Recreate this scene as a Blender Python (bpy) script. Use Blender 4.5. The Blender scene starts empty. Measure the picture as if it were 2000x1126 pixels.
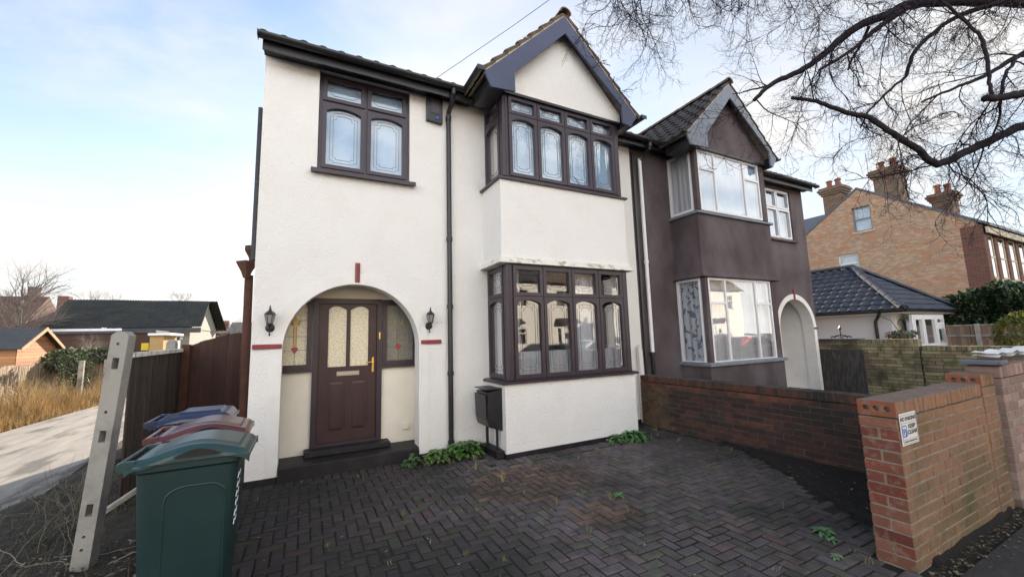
import bpy, math, random
from mathutils import Vector, Matrix, noise, Quaternion
from mathutils.geometry import tessellate_polygon
random.seed(7)
rnd = random.random
def U(a, b): return a + (b - a) * random.random()
SC = bpy.context.scene
COL = SC.collection
PI = math.pi

# ------------------------------------------------------------------ camera frame (metres; X along the facades, Y into the plot, Z up)
CAM = Vector((0, -5.6, 1.53)); FPX = 780.3
_y, _p, _r = map(math.radians, (27.412, 6.990, -1.592))
_W = Vector((math.sin(_y)*math.cos(_p), math.cos(_y)*math.cos(_p), math.sin(_p)))
_R0 = Vector((math.cos(_y), -math.sin(_y), 0)); _U0 = _R0.cross(_W)
_R = math.cos(_r)*_R0 + math.sin(_r)*_U0; _U = -math.sin(_r)*_R0 + math.cos(_r)*_U0
def ray(x, y): return _W + _R*((x-1000)/FPX) - _U*((y-563)/FPX)
def at(x, y, ax, val):
    d = ray(x, y); return CAM + d*((val-CAM[ax])/d[ax])
def atd(x, y, dep): return CAM + ray(x, y)*dep

# ------------------------------------------------------------------ materials
def nodes(name):
    m = bpy.data.materials.new(name); m.use_nodes = True
    nt = m.node_tree; b = nt.nodes['Principled BSDF']; return m, nt, b
def N(nt, t, **k):
    n = nt.nodes.new(t)
    for a, v in k.items():
        if a in n.inputs.keys(): n.inputs[a].default_value = v
        else: setattr(n, a, v)
    return n
def c4(c): return (c[0], c[1], c[2], 1)
def mat(name, col, rough=.7, col2=None, scale=3, mix=(.35, .65), bump=0, bscale=60, detail=6, metal=0, attr=False, spec=.5,
        col3=None, scale3=.6, mix3=(.5, .7), stretch=None, coat=0):
    m, nt, b = nodes(name); L = nt.links.new
    tc = N(nt, 'ShaderNodeTexCoord'); vec = tc.outputs['Object']
    if stretch:
        mp = N(nt, 'ShaderNodeMapping'); mp.inputs['Scale'].default_value = stretch; L(vec, mp.inputs[0]); vec = mp.outputs[0]
    out = None
    rgb = N(nt, 'ShaderNodeRGB'); rgb.outputs[0].default_value = c4(col); out = rgb.outputs[0]
    def layer(out, c, sc, mr, det):
        n = N(nt, 'ShaderNodeTexNoise', Scale=sc, Detail=det, Roughness=.6); L(vec, n.inputs['Vector'])
        r = N(nt, 'ShaderNodeMapRange'); r.inputs[1].default_value = mr[0]; r.inputs[2].default_value = mr[1]; L(n.outputs['Fac'], r.inputs[0])
        x = N(nt, 'ShaderNodeMixRGB'); L(r.outputs[0], x.inputs[0]); L(out, x.inputs[1]); x.inputs[2].default_value = c4(c); return x.outputs[0]
    if attr:
        a = N(nt, 'ShaderNodeVertexColor', layer_name='Col')
        x = N(nt, 'ShaderNodeMixRGB', blend_type='MULTIPLY'); x.inputs[0].default_value = 1; L(out, x.inputs[1]); L(a.outputs[0], x.inputs[2]); out = x.outputs[0]
    if col2: out = layer(out, col2, scale, mix, detail)
    if col3: out = layer(out, col3, scale3, mix3, 5)
    L(out, b.inputs['Base Color'])
    b.inputs['Roughness'].default_value = rough; b.inputs['Metallic'].default_value = metal
    b.inputs['Specular IOR Level'].default_value = spec
    if coat: b.inputs['Coat Weight'].default_value = coat
    if bump:
        n = N(nt, 'ShaderNodeTexNoise', Scale=bscale, Detail=5, Roughness=.6); L(vec, n.inputs['Vector'])
        bp = N(nt, 'ShaderNodeBump', Distance=bump); bp.inputs['Strength'].default_value = 1; L(n.outputs['Fac'], bp.inputs['Height']); L(bp.outputs[0], b.inputs['Normal'])
    return m
def brickmat(name, cols, mortar, bw=.225, bh=.075, rot=None, stain=None):
    m, nt, b = nodes(name); L = nt.links.new
    tc = N(nt, 'ShaderNodeTexCoord'); sep = N(nt, 'ShaderNodeSeparateXYZ'); L(tc.outputs['Object'], sep.inputs[0])
    add = N(nt, 'ShaderNodeMath', operation='ADD'); L(sep.outputs[0], add.inputs[0]); L(sep.outputs[1], add.inputs[1])
    cmb = N(nt, 'ShaderNodeCombineXYZ'); L(add.outputs[0], cmb.inputs[0]); L(sep.outputs[2], cmb.inputs[1])
    br = N(nt, 'ShaderNodeTexBrick'); L(cmb.outputs[0], br.inputs['Vector'])
    br.inputs['Scale'].default_value = 1; br.inputs['Brick Width'].default_value = bw; br.inputs['Row Height'].default_value = bh
    br.inputs['Mortar Size'].default_value = .008; br.inputs['Mortar Smooth'].default_value = .3; br.inputs['Bias'].default_value = 0
    br.inputs['Color1'].default_value = (0, 0, 0, 1); br.inputs['Color2'].default_value = (1, 1, 1, 1); br.inputs['Mortar'].default_value = (.5, .5, .5, 1)
    n = N(nt, 'ShaderNodeTexNoise', Scale=1.1, Detail=8, Roughness=.75); mp = N(nt, 'ShaderNodeMapping'); mp.inputs['Scale'].default_value = (.35, .35, 1.6)
    L(tc.outputs['Object'], mp.inputs[0]); L(mp.outputs[0], n.inputs['Vector'])
    ad = N(nt, 'ShaderNodeMath', operation='MULTIPLY_ADD'); L(br.outputs['Color'], ad.inputs[0]); ad.inputs[1].default_value = .55; 
    mr = N(nt, 'ShaderNodeMapRange'); mr.inputs[1].default_value = .3; mr.inputs[2].default_value = .7; mr.inputs[4].default_value = .75; L(n.outputs['Fac'], mr.inputs[0]); L(mr.outputs[0], ad.inputs[2])
    cr = N(nt, 'ShaderNodeValToRGB'); e = cr.color_ramp.elements
    e[0].position = 0; e[0].color = c4(cols[0]); e[1].position = 1; e[1].color = c4(cols[-1])
    for i, c in enumerate(cols[1:-1]):
        q = e.new((i+1)/(len(cols)-1)); q.color = c4(c)
    L(ad.outputs[0], cr.inputs[0])
    x = N(nt, 'ShaderNodeMixRGB'); L(br.outputs['Fac'], x.inputs[0]); L(cr.outputs[0], x.inputs[1]); x.inputs[2].default_value = c4(mortar)
    L(x.outputs[0], b.inputs['Base Color']); b.inputs['Roughness'].default_value = .9; b.inputs['Specular IOR Level'].default_value = .2
    bp = N(nt, 'ShaderNodeBump', Distance=.01, invert=True); L(br.outputs['Fac'], bp.inputs['Height']); L(bp.outputs[0], b.inputs['Normal'])
    return m
def glassmat(name, tint=(1, 1, 1), boost=3.6, rough=0, bump=0, bscale=40, wave=.0012):
    m = bpy.data.materials.new(name); m.use_nodes = True; nt = m.node_tree; nt.nodes.clear(); L = nt.links.new
    o = N(nt, 'ShaderNodeOutputMaterial'); mx = N(nt, 'ShaderNodeMixShader'); tr = N(nt, 'ShaderNodeBsdfTransparent'); gl = N(nt, 'ShaderNodeBsdfGlossy')
    tr.inputs[0].default_value = c4(tint); gl.inputs['Roughness'].default_value = rough; gl.inputs[0].default_value = (1, 1, 1, 1)
    fr = N(nt, 'ShaderNodeFresnel', IOR=1.5); mu = N(nt, 'ShaderNodeMath', operation='MULTIPLY', use_clamp=True); mu.inputs[1].default_value = boost
    ge = N(nt, 'ShaderNodeNewGeometry'); iv = N(nt, 'ShaderNodeMath', operation='SUBTRACT'); iv.inputs[0].default_value = 1; L(ge.outputs['Backfacing'], iv.inputs[1])
    m2 = N(nt, 'ShaderNodeMath', operation='MULTIPLY'); L(fr.outputs[0], mu.inputs[0]); L(mu.outputs[0], m2.inputs[0]); L(iv.outputs[0], m2.inputs[1]); L(m2.outputs[0], mx.inputs[0]); L(tr.outputs[0], mx.inputs[1]); L(gl.outputs[0], mx.inputs[2]); L(mx.outputs[0], o.inputs[0])
    tc = N(nt, 'ShaderNodeTexCoord'); n = N(nt, 'ShaderNodeTexNoise', Scale=bscale if bump else 2.2, Detail=1 if not bump else 3); L(tc.outputs['Object'], n.inputs['Vector'])
    bp = N(nt, 'ShaderNodeBump', Distance=bump or wave); L(n.outputs['Fac'], bp.inputs['Height']); L(bp.outputs[0], gl.inputs['Normal']); L(bp.outputs[0], fr.inputs['Normal'])
    return m
def frosted(name, col):
    m = mat(name, col, rough=.18, bump=.004, bscale=55, col2=tuple(c*.72 for c in col), scale=45, mix=(.45, .6), spec=.8)
    return m

M = {}
M['stucco'] = mat('cream_roughcast', (.82, .805, .785), .93, col2=(.79, .765, .73), scale=2.2, mix=(.45, .75), bump=.014, bscale=34, col3=(.70, .66, .59), scale3=1.3, mix3=(.66, .9), spec=.2)
M['smooth_white'] = mat('smooth_white_paint', (.82, .81, .79), .8, col2=(.76, .74, .70), scale=4, bump=.0015, bscale=30, spec=.3)
M['cream_smooth'] = mat('smooth_cream_paint', (.84, .79, .68), .8, col2=(.78, .73, .62), scale=3, spec=.3)
M['ledge'] = mat('lichened_ledge', (.72, .70, .64), .95, col2=(.34, .33, .22), scale=9, mix=(.52, .66), bump=.008, bscale=40)
M['brown_stucco'] = mat('dark_brown_render', (.080, .060, .063), .85, col2=(.112, .087, .092), scale=2.5, bump=.005, bscale=55, col3=(.155, .135, .145), scale3=1.3, mix3=(.45, .75), stretch=(1, 1, .6), spec=.25)
M['upvc'] = mat('dark_brown_frame', (.034, .023, .035), .38, col2=(.044, .030, .041), scale=6)
M['door'] = mat('dark_brown_door', (.036, .016, .018), .42, col2=(.05, .024, .024), scale=5)
M['black'] = mat('black_plastic', (.012, .012, .015), .35, col2=(.022, .022, .024), scale=8)
M['plinth'] = mat('black_painted_plinth', (.008, .007, .009), .6, col2=(.030, .026, .028), scale=6, mix=(.5, .75), bump=.003, bscale=30)
M['barge'] = mat('blue_grey_board', (.045, .056, .115), .5, col2=(.055, .066, .13), scale=2)
M['barge_grey'] = mat('grey_board', (.22, .25, .30), .6, col2=(.14, .155, .19), scale=9, stretch=(1, 1, 3))
M['white_frame'] = mat('white_frame', (.80, .80, .82), .4)
M['white_wood'] = mat('white_painted_wood', (.72, .70, .68), .7, col2=(.45, .40, .34), scale=7, mix=(.6, .8))
M['red_tile'] = mat('dull_red_paint', (.27, .045, .055), .7, col2=(.20, .04, .045), scale=9, bump=.002, bscale=50)
M['glass'] = glassmat('window_glass')
M['glass_grey'] = glassmat('neighbour_glass', boost=3.4)
M['frost'] = frosted('obscured_cream_glass', (.80, .73, .54))
M['frost_dark'] = frosted('obscured_grey_glass', (.20, .20, .17))
M['amber'] = mat('amber_glass', (.62, .36, .07), .2)
M['olive'] = mat('olive_glass', (.30, .33, .08), .2)
M['ruby'] = mat('ruby_glass', (.35, .02, .02), .2)
M['lead'] = mat('lead_came', (.10, .10, .11), .5)
M['curtain'] = mat('net_curtain', (.52, .54, .58), .9)
M['lace'] = mat('flowered_lace', (.50, .54, .60), .9, col2=(.13, .16, .22), scale=11, mix=(.56, .62), detail=1)
M['blind'] = mat('pale_blind', (.28, .45, .66), .8, col2=(.44, .58, .74), scale=1.4, mix=(.4, .6))
M['room'] = mat('room_wall', (.22, .20, .19), .9)
M['brass'] = mat('brass', (.85, .60, .22), .25, metal=1)
M['steel'] = mat('steel', (.55, .55, .56), .3, metal=1)
M['lampglass'] = mat('smoked_lamp_glass', (.30, .29, .27), .15)
M['tile_dark'] = mat('dark_concrete_tile', (.045, .042, .045), .85, col2=(.10, .085, .07), scale=5, mix=(.5, .75), bump=.004, bscale=40)
M['tile_brown'] = mat('weathered_brown_tile', (.12, .085, .065), .9, col2=(.22, .18, .13), scale=8, mix=(.45, .7), bump=.004, bscale=50)
M['tile_blue'] = mat('blue_grey_tile', (.085, .092, .11), .85, spec=.12, col2=(.055, .065, .09), scale=3)
M['mortar'] = mat('mortar', (.33, .29, .24), .95, col2=(.17, .155, .12), scale=7, bump=.004, bscale=80)
M['mortar_dark'] = mat('dark_mortar', (.10, .085, .07), .95, col2=(.045, .042, .03), scale=8)
M['brick_red'] = mat('red_brick', (1, 1, 1), .85, attr=True, col2=(.34, .27, .22), scale=16, mix=(.50, .9), bump=.004, bscale=90, col3=(.10, .095, .045), scale3=1.6, mix3=(.48, .72), spec=.2)
M['brick_dark'] = mat('dark_mossy_brick', (1, 1, 1), .9, attr=True, col2=(.035, .028, .022), scale=9, mix=(.45, .75), bump=.004, bscale=70, col3=(.034, .028, .026), scale3=1.5, mix3=(.45, .7), spec=.25)
M['brick_pink'] = mat('weathered_pink_brick', (1, 1, 1), .9, attr=True, col2=(.20, .14, .12), scale=12, mix=(.45, .75), bump=.005, bscale=70)
M['brick_yellow'] = mat('mossy_stock_brick', (1, 1, 1), .9, attr=True, col2=(.09, .085, .04), scale=5, mix=(.45, .7), bump=.004, bscale=60, col3=(.05, .05, .03), scale3=1.2, mix3=(.5, .7))
M['paver'] = mat('dark_block_paver', (1, 1, 1), .8, attr=True, col2=(.030, .031, .025), scale=11, mix=(.46, .85), bump=.005, bscale=110, col3=(.024, .028, .022), scale3=.9, mix3=(.5, .72), spec=.3)
M['joint'] = mat('mossy_joint_sand', (.007, .007, .005), .95, col2=(.016, .018, .008), scale=9)
M['soil'] = mat('dark_soil', (.006, .005, .0045), .98, col2=(.014, .011, .009), scale=14, bump=.02, bscale=30)
M['verge'] = mat('verge_soil', (.025, .021, .017), .95, col2=(.05, .042, .028), scale=6, bump=.02, bscale=25)
M['alley'] = mat('alley_asphalt', (.20, .19, .185), .9, col2=(.30, .28, .25), scale=3.5, bump=.006, bscale=40, col3=(.085, .082, .08), scale3=2.2, mix3=(.5, .62), stretch=(1.4, .28, 1))  # stretched dark streaks stand in for shadow stripes, painted into the road colour
M['asphalt'] = mat('dark_asphalt', (.028, .028, .031), .85, col2=(.045, .045, .047), scale=12, bump=.006, bscale=120)
M['ground'] = mat('rough_ground', (.075, .08, .05), .95, col2=(.12, .105, .07), scale=.6)
M['concrete'] = mat('weathered_concrete', (.34, .33, .30), .92, col2=(.21, .205, .19), scale=6, mix=(.45, .75), bump=.004, bscale=60)
M['fence_dark'] = mat('dark_stained_board', (1, 1, 1), .85, attr=True, col2=(.022, .016, .012), scale=5, stretch=(6, 6, .7), mix=(.4, .8), bump=.002, bscale=40)
M['gate'] = mat('red_brown_gate_board', (1, 1, 1), .8, attr=True, col2=(.045, .018, .012), scale=5, stretch=(6, 6, .7), mix=(.4, .8))
M['fence_pale'] = mat('weathered_larch_board', (1, 1, 1), .9, attr=True, col2=(.13, .10, .075), scale=5, stretch=(6, 6, .7), mix=(.4, .8))
M['timber_grey'] = mat('silvered_timber', (.36, .34, .29), .9, col2=(.14, .13, .12), scale=6)
M['timber_red'] = mat('red_brown_timber', (.10, .035, .02), .8, col2=(.06, .025, .015), scale=8)
M['shed'] = mat('orange_shed_board', (1, 1, 1), .8, attr=True, col2=(.30, .12, .05), scale=4, mix=(.5, .9))
M['felt'] = mat('roof_felt', (.05, .052, .06), .9, col2=(.075, .078, .085), scale=3)
M['barn_roof'] = mat('corrugated_dark_roof', (.030, .034, .036), .9, col2=(.052, .05, .042), scale=1.2, spec=.2)
M['bin_green'] = mat('dark_green_plastic', (.007, .028, .030), .45, col2=(.012, .038, .040), scale=5, mix=(.4, .8), bump=.0006, bscale=200)
M['bin_lid'] = mat('faded_green_lid', (.016, .050, .052), .36, col2=(.035, .08, .078), scale=9, mix=(.5, .85), col3=(.12, .16, .15), scale3=4, mix3=(.60, .75), spec=.6)
M['bin_red'] = mat('maroon_plastic', (.085, .02, .02), .28, col2=(.12, .04, .038), scale=6, mix=(.4, .8), col3=(.22, .17, .16), scale3=4, mix3=(.6, .75), spec=.8)
M['bin_blue'] = mat('navy_plastic', (.014, .022, .065), .28, col2=(.03, .04, .09), scale=6, mix=(.4, .8), col3=(.16, .18, .22), scale3=4, mix3=(.6, .75), spec=.8)
M['white'] = mat('white_paint_mark', (.8, .8, .8), .6)
M['sign'] = mat('sign_plate', (.78, .77, .76), .35)
M['ink'] = mat('black_print', (.012, .012, .016), .5)
M['blue_print'] = mat('blue_print', (.03, .12, .45), .4)
M['bark'] = mat('dark_bark', (.016, .012, .017), .85, col2=(.034, .028, .030), scale=12, bump=.01, bscale=40, spec=.2)
M['twig'] = mat('dark_twig', (.020, .012, .024), .8, spec=.2)
M['birch'] = mat('pale_bark', (.30, .27, .24), .9)
M['haze_twig'] = mat('distant_twig', (.20, .17, .15), .9)
M['leaf'] = mat('weed_leaf', (1, 1, 1), .5, attr=True)
M['dead'] = mat('dead_stem', (1, 1, 1), .85, attr=True)
M['brick_house'] = brickmat('stock_brick_gable', [(.44, .14, .07), (.48, .22, .12), (.42, .29, .19), (.56, .40, .28), (.30, .21, .15), (.50, .34, .22), (.46, .18, .09), (.40, .27, .19)], (.44, .36, .28))
M['brick_chim'] = brickmat('chimney_brick', [(.18, .06, .045), (.24, .09, .06), (.16, .12, .09), (.26, .17, .12), (.14, .13, .10)], (.16, .14, .11))
M['brick_brownb'] = brickmat('brown_brick', [(.06, .036, .028), (.10, .055, .04), (.08, .048, .038)], (.09, .075, .06))
M['brick_yel'] = brickmat('yellow_brick', [(.45, .28, .10), (.52, .33, .13)], (.4, .35, .25))
M['quoin'] = brickmat('red_pier_brick', [(.13, .05, .04), (.20, .08, .06), (.10, .05, .045)], (.20, .18, .15))
M['stone'] = mat('pale_stone', (.55, .49, .38), .9, col2=(.42, .36, .27), scale=3)
M['slate'] = mat('slate', (.09, .10, .13), .6, col2=(.13, .14, .17), scale=6)
M['roof_red'] = mat('distant_red_roof', (.10, .045, .04), .9, col2=(.11, .05, .04), scale=2)
M['roof_grey'] = mat('distant_grey_roof', (.16, .15, .15), .9)
M['terracotta'] = mat('terracotta', (.26, .10, .06), .85, col2=(.17, .07, .05), scale=10)
M['pale_wall'] = mat('lilac_white_render', (.66, .65, .70), .9, bump=.003, bscale=40)
M['car_blue'] = mat('blue_car_paint', (.08, .18, .42), .25, coat=1)
M['car_red'] = mat('red_car_paint', (.55, .03, .03), .25, coat=1)
M['rubber'] = mat('rubber', (.015, .015, .015), .8)
M['yellow'] = mat('yellow_notice', (.75, .55, .03), .6)

# ------------------------------------------------------------------ mesh builder
SPLIT = {'bay_wall', 'fascia', 'corner_post', 'gutter', 'post', 'hinge_arm', 'wheel', 'flank_rib', 'grip_shade_plate', 'grip_lip', 'hairline_crack', 'plinth', 'rail', 'ledge', 'leg', 'side_window', 'windscreen', 'slats', 'hopper_pipe', 'door_panels', 'door_motif', 'bay_soffit', 'lower_pipe', 'gable_infill', 'side_wall', 'bay_front', 'bay_sill', 'door_step', 'porch_step', 'painted_mark', 'roof_underlay', 'letter_plate', 'window'}
SINGULAR = {'slats': 'slat_panel', 'door_panels': 'door_panel', 'gable_infill': 'gable_infill'}
class MB:
    def __init__(s): s.v = []; s.f = []; s.c = []; s.cur = (1, 1, 1)
    def add(s, vs, fs):
        n = len(s.v); s.v += [tuple(v) for v in vs]; s.f += [tuple(i+n for i in f) for f in fs]; s.c += [s.cur]*len(fs); return s
    def box(s, x0, x1, y0, y1, z0, z1, bev=0):
        return s.obox(((x0+x1)/2, (y0+y1)/2, (z0+z1)/2), (abs(x1-x0), abs(y1-y0), abs(z1-z0)), None, bev)
    def obox(s, c, sz, R=None, bev=0):
        c = Vector(c); h = [q/2 for q in sz]; R = R or Matrix.Identity(3)
        if bev <= 0:
            P = [c + R @ Vector((h[0]*a, h[1]*b, h[2]*d)) for a in (-1, 1) for b in (-1, 1) for d in (-1, 1)]
            return s.add(P, [(0, 1, 3, 2), (4, 6, 7, 5), (0, 4, 5, 1), (2, 3, 7, 6), (0, 2, 6, 4), (1, 5, 7, 3)])
        b_ = min(bev, min(h)*.9); P = []; idx = {}
        for a in (-1, 1):
            for b in (-1, 1):
                for d in (-1, 1):
                    for k in range(3):
                        q = [h[0]*a, h[1]*b, h[2]*d]
                        for j in range(3):
                            if j != k: q[j] -= b_*(a, b, d)[j]
                        idx[(a, b, d, k)] = len(P); P.append(c + R @ Vector(q))
        F = []
        for k in range(3):
            i, j = [(1, 2), (2, 0), (0, 1)][k]
            for sg in (-1, 1):
                f = []
                for (p, q) in ((-1, -1), (1, -1), (1, 1), (-1, 1)):
                    t = [0, 0, 0]; t[k] = sg; t[i] = p; t[j] = q; f.append(idx[(*t, k)])
                F.append(f if sg > 0 else f[::-1])
            for p in (-1, 1):
                for q in (-1, 1):
                    a0 = [0, 0, 0]; a1 = [0, 0, 0]; a0[i] = a1[i] = p; a0[j] = a1[j] = q; a0[k] = -1; a1[k] = 1
                    f = [idx[(*a0, i)], idx[(*a1, i)], idx[(*a1, j)], idx[(*a0, j)]]
                    F.append(f if p*q < 0 else f[::-1])
        for a in (-1, 1):
            for b in (-1, 1):
                for d in (-1, 1):
                    f = [idx[(a, b, d, 0)], idx[(a, b, d, 1)], idx[(a, b, d, 2)]]; F.append(f if a*b*d > 0 else f[::-1])
        return s.add(P, F)
    def beam(s, a, b, w, h, up=(0, 0, 1), bev=0):
        a = Vector(a); b = Vector(b); d = b-a; L = d.length; d.normalize(); u = Vector(up); x = d.cross(u)
        if x.length < 1e-4: x = d.cross(Vector((0, 1, 0)))
        x.normalize(); y = x.cross(d); R = Matrix((x, d, y)).transposed()
        return s.obox((a+b)/2, (w, L, h), R, bev)
    def tube(s, pts, rs, n=8, cap=True):
        pts = [Vector(p) for p in pts]
        if not hasattr(rs, '__len__'): rs = [rs]*len(pts)
        m = len(pts); V = []; F = []; prev = None
        for i, p in enumerate(pts):
            t = (pts[min(i+1, m-1)] - pts[max(i-1, 0)])
            if t.length < 1e-9: t = Vector((0, 0, 1))
            t.normalize()
            if prev is None: a = t.cross(Vector((0, 0, 1))); a = a if a.length > .05 else t.cross(Vector((1, 0, 0)))
            else: a = prev - t*prev.dot(t)
            if a.length < 1e-6: a = t.orthogonal()
            a.normalize(); prev = a; b = t.cross(a)
            for k in range(n):
                w = 2*PI*(k+.5)/n; V.append(p + (a*math.cos(w) + b*math.sin(w))*rs[i])
        for i in range(m-1):
            for k in range(n):
                F.append((i*n+k, i*n+(k+1) % n, (i+1)*n+(k+1) % n, (i+1)*n+k))
        if cap: F.append(tuple(range(n))[::-1]); F.append(tuple((m-1)*n+k for k in range(n)))
        return s.add(V, F)
    def lathe(s, prof, c=(0, 0, 0), n=16, ax=None, cap=True):
        ax = Vector(ax or (0, 0, 1)).normalized(); a = ax.orthogonal().normalized(); b = ax.cross(a); c = Vector(c); V = []; F = []
        for r, z in prof:
            for k in range(n):
                w = 2*PI*(k+.5)/n; V.append(c + ax*z + (a*math.cos(w)+b*math.sin(w))*max(r, 1e-4))
        m = len(prof)
        for i in range(m-1):
            for k in range(n): F.append((i*n+k, i*n+(k+1) % n, (i+1)*n+(k+1) % n, (i+1)*n+k))
        if cap: F.append(tuple(range(n))[::-1]); F.append(tuple((m-1)*n+k for k in range(n)))
        return s.add(V, F)
    def plate(s, loops, T, d0, d1):
        # loops: outer first then holes, 2D; T(u, v, w) -> 3D; solid between depths d0 and d1
        tris = tessellate_polygon([[Vector((p[0], p[1], 0)) for p in l] for l in loops])
        flat = [p for l in loops for p in l]; n = len(flat)
        V = [T(p[0], p[1], d0) for p in flat] + [T(p[0], p[1], d1) for p in flat]
        F = [tuple(t) for t in tris] + [tuple(i+n for i in reversed(t)) for t in tris]
        o = 0
        for l in loops:
            m = len(l)
            for i in range(m):
                j = (i+1) % m; F.append((o+i, o+j, n+o+j, n+o+i))
            o += m
        return s.add(V, F)
    def prism(s, poly, z0, z1):
        return s.plate([poly], lambda u, v, w: Vector((u, v, w)), z0, z1)
    def rings(s, rs, cap=True):
        n = len(rs[0]); V = [p for r in rs for p in r]; F = []
        for i in range(len(rs)-1):
            for k in range(n): F.append((i*n+k, i*n+(k+1) % n, (i+1)*n+(k+1) % n, (i+1)*n+k))
        if cap: F.append(tuple(range(n))[::-1]); F.append(tuple((len(rs)-1)*n+k for k in range(n)))
        return s.add(V, F)
    def grid(s, fn, nu, nv):
        V = [fn(i/nu, j/nv) for i in range(nu+1) for j in range(nv+1)]
        F = [(i*(nv+1)+j, (i+1)*(nv+1)+j, (i+1)*(nv+1)+j+1, i*(nv+1)+j+1) for i in range(nu) for j in range(nv)]
        return s.add(V, F)
    def pieces(s, gap=.04):
        n = len(s.v); par = list(range(n))
        def find(i):
            while par[i] != i: par[i] = par[par[i]]; i = par[i]
            return i
        for f in s.f:
            a = find(f[0])
            for j in f[1:]: par[find(j)] = a
        isl = {}
        for i in range(n): isl.setdefault(find(i), []).append(i)
        bb = []
        for k, vs in isl.items():
            P = [s.v[i] for i in vs]; bb.append([[k], [min(p[a] for p in P) for a in range(3)], [max(p[a] for p in P) for a in range(3)]])
        ch = True
        while ch:
            ch = False
            for i in range(len(bb)):
                for j in range(i+1, len(bb)):
                    if all(bb[i][1][a]-gap < bb[j][2][a] and bb[j][1][a]-gap < bb[i][2][a] for a in range(3)):
                        q = bb.pop(j); bb[i][0] += q[0]; bb[i][1] = [min(bb[i][1][a], q[1][a]) for a in range(3)]; bb[i][2] = [max(bb[i][2][a], q[2][a]) for a in range(3)]; ch = True; break
                if ch: break
        if len(bb) < 2: return [s]
        grp = {}
        for g, b in enumerate(bb):
            for k in b[0]: grp[k] = g
        out = [MB() for _ in bb]; mp = {}
        for i in range(n): o = out[grp[find(i)]]; mp[i] = len(o.v); o.v.append(s.v[i])
        for f, c in zip(s.f, s.c): o = out[grp[find(f[0])]]; o.f.append(tuple(mp[i] for i in f)); o.c.append(c)
        return out
    def build(s, name, m, parent=None, smooth=False, world=True, recalc=True, _one=False):
        if name in SPLIT and not _one and len(s.v) < 6000:
            ps = s.pieces(); return [p.build(SINGULAR.get(name, name), m, parent, smooth, world, recalc, True) for p in ps][0]
        off = Vector((0, 0, 0)); r = parent
        while r is not None:
            off += r.location; r = r.parent
        if not world: off = Vector((0, 0, 0))
        me = bpy.data.meshes.new(name)
        me.from_pydata([(v[0]-off[0], v[1]-off[1], v[2]-off[2]) for v in s.v], [], s.f)
        if recalc:
            import bmesh
            bm = bmesh.new(); bm.from_mesh(me); bmesh.ops.recalc_face_normals(bm, faces=bm.faces); bm.to_mesh(me); bm.free()
        if any(c != (1, 1, 1) for c in s.c):
            at_ = me.color_attributes.new('Col', 'FLOAT_COLOR', 'CORNER'); buf = []
            for p, c in zip(me.polygons, s.c): buf += [c[0], c[1], c[2], 1]*p.loop_total
            at_.data.foreach_set('color', buf)
        me.materials.append(M[m] if isinstance(m, str) else m)
        if smooth: me.polygons.foreach_set('use_smooth', [True]*len(me.polygons))
        o = bpy.data.objects.new(name, me); COL.objects.link(o); o.parent = parent
        return o
def tag(o, label=None, cat=None, group=None, kind=None):
    if label: o['label'] = label
    if cat: o['category'] = cat
    if group: o['group'] = group
    if kind: o['kind'] = kind
    return o
def thing(name, loc, label, cat, group=None, rz=0):
    o = bpy.data.objects.new(name, None); COL.objects.link(o); o.location = loc; o.rotation_euler = (0, 0, rz); o.empty_display_size = .2
    return tag(o, label, cat, group)
def struct(mb, name, m, **k): return tag(mb.build(name, m, **k), kind='structure')
def copy_tree(o, parent=None):
    c = o.copy(); COL.objects.link(c); c.parent = parent
    for ch in list(o.children): copy_tree(ch, c)
    return c
def LF(o, u, n):
    o = Vector(o); u = Vector(u); n = Vector(n); z = Vector((0, 0, 1))
    return lambda a, b, c: o + u*a + z*b + n*c
def rect(x0, x1, y0, y1): return [(x0, y0), (x1, y0), (x1, y1), (x0, y1)]
def arch_rect(x0, x1, y0, y1, a=.05, n=12):
    P = [(x0, y0), (x1, y0)]
    for i in range(n+1):
        t = 1-i/n; P.append((x0+(x1-x0)*t, y1-a+a*max(0, math.sin(PI*t))**.75))
    return P
G = -.06   # level of the block paving

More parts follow.
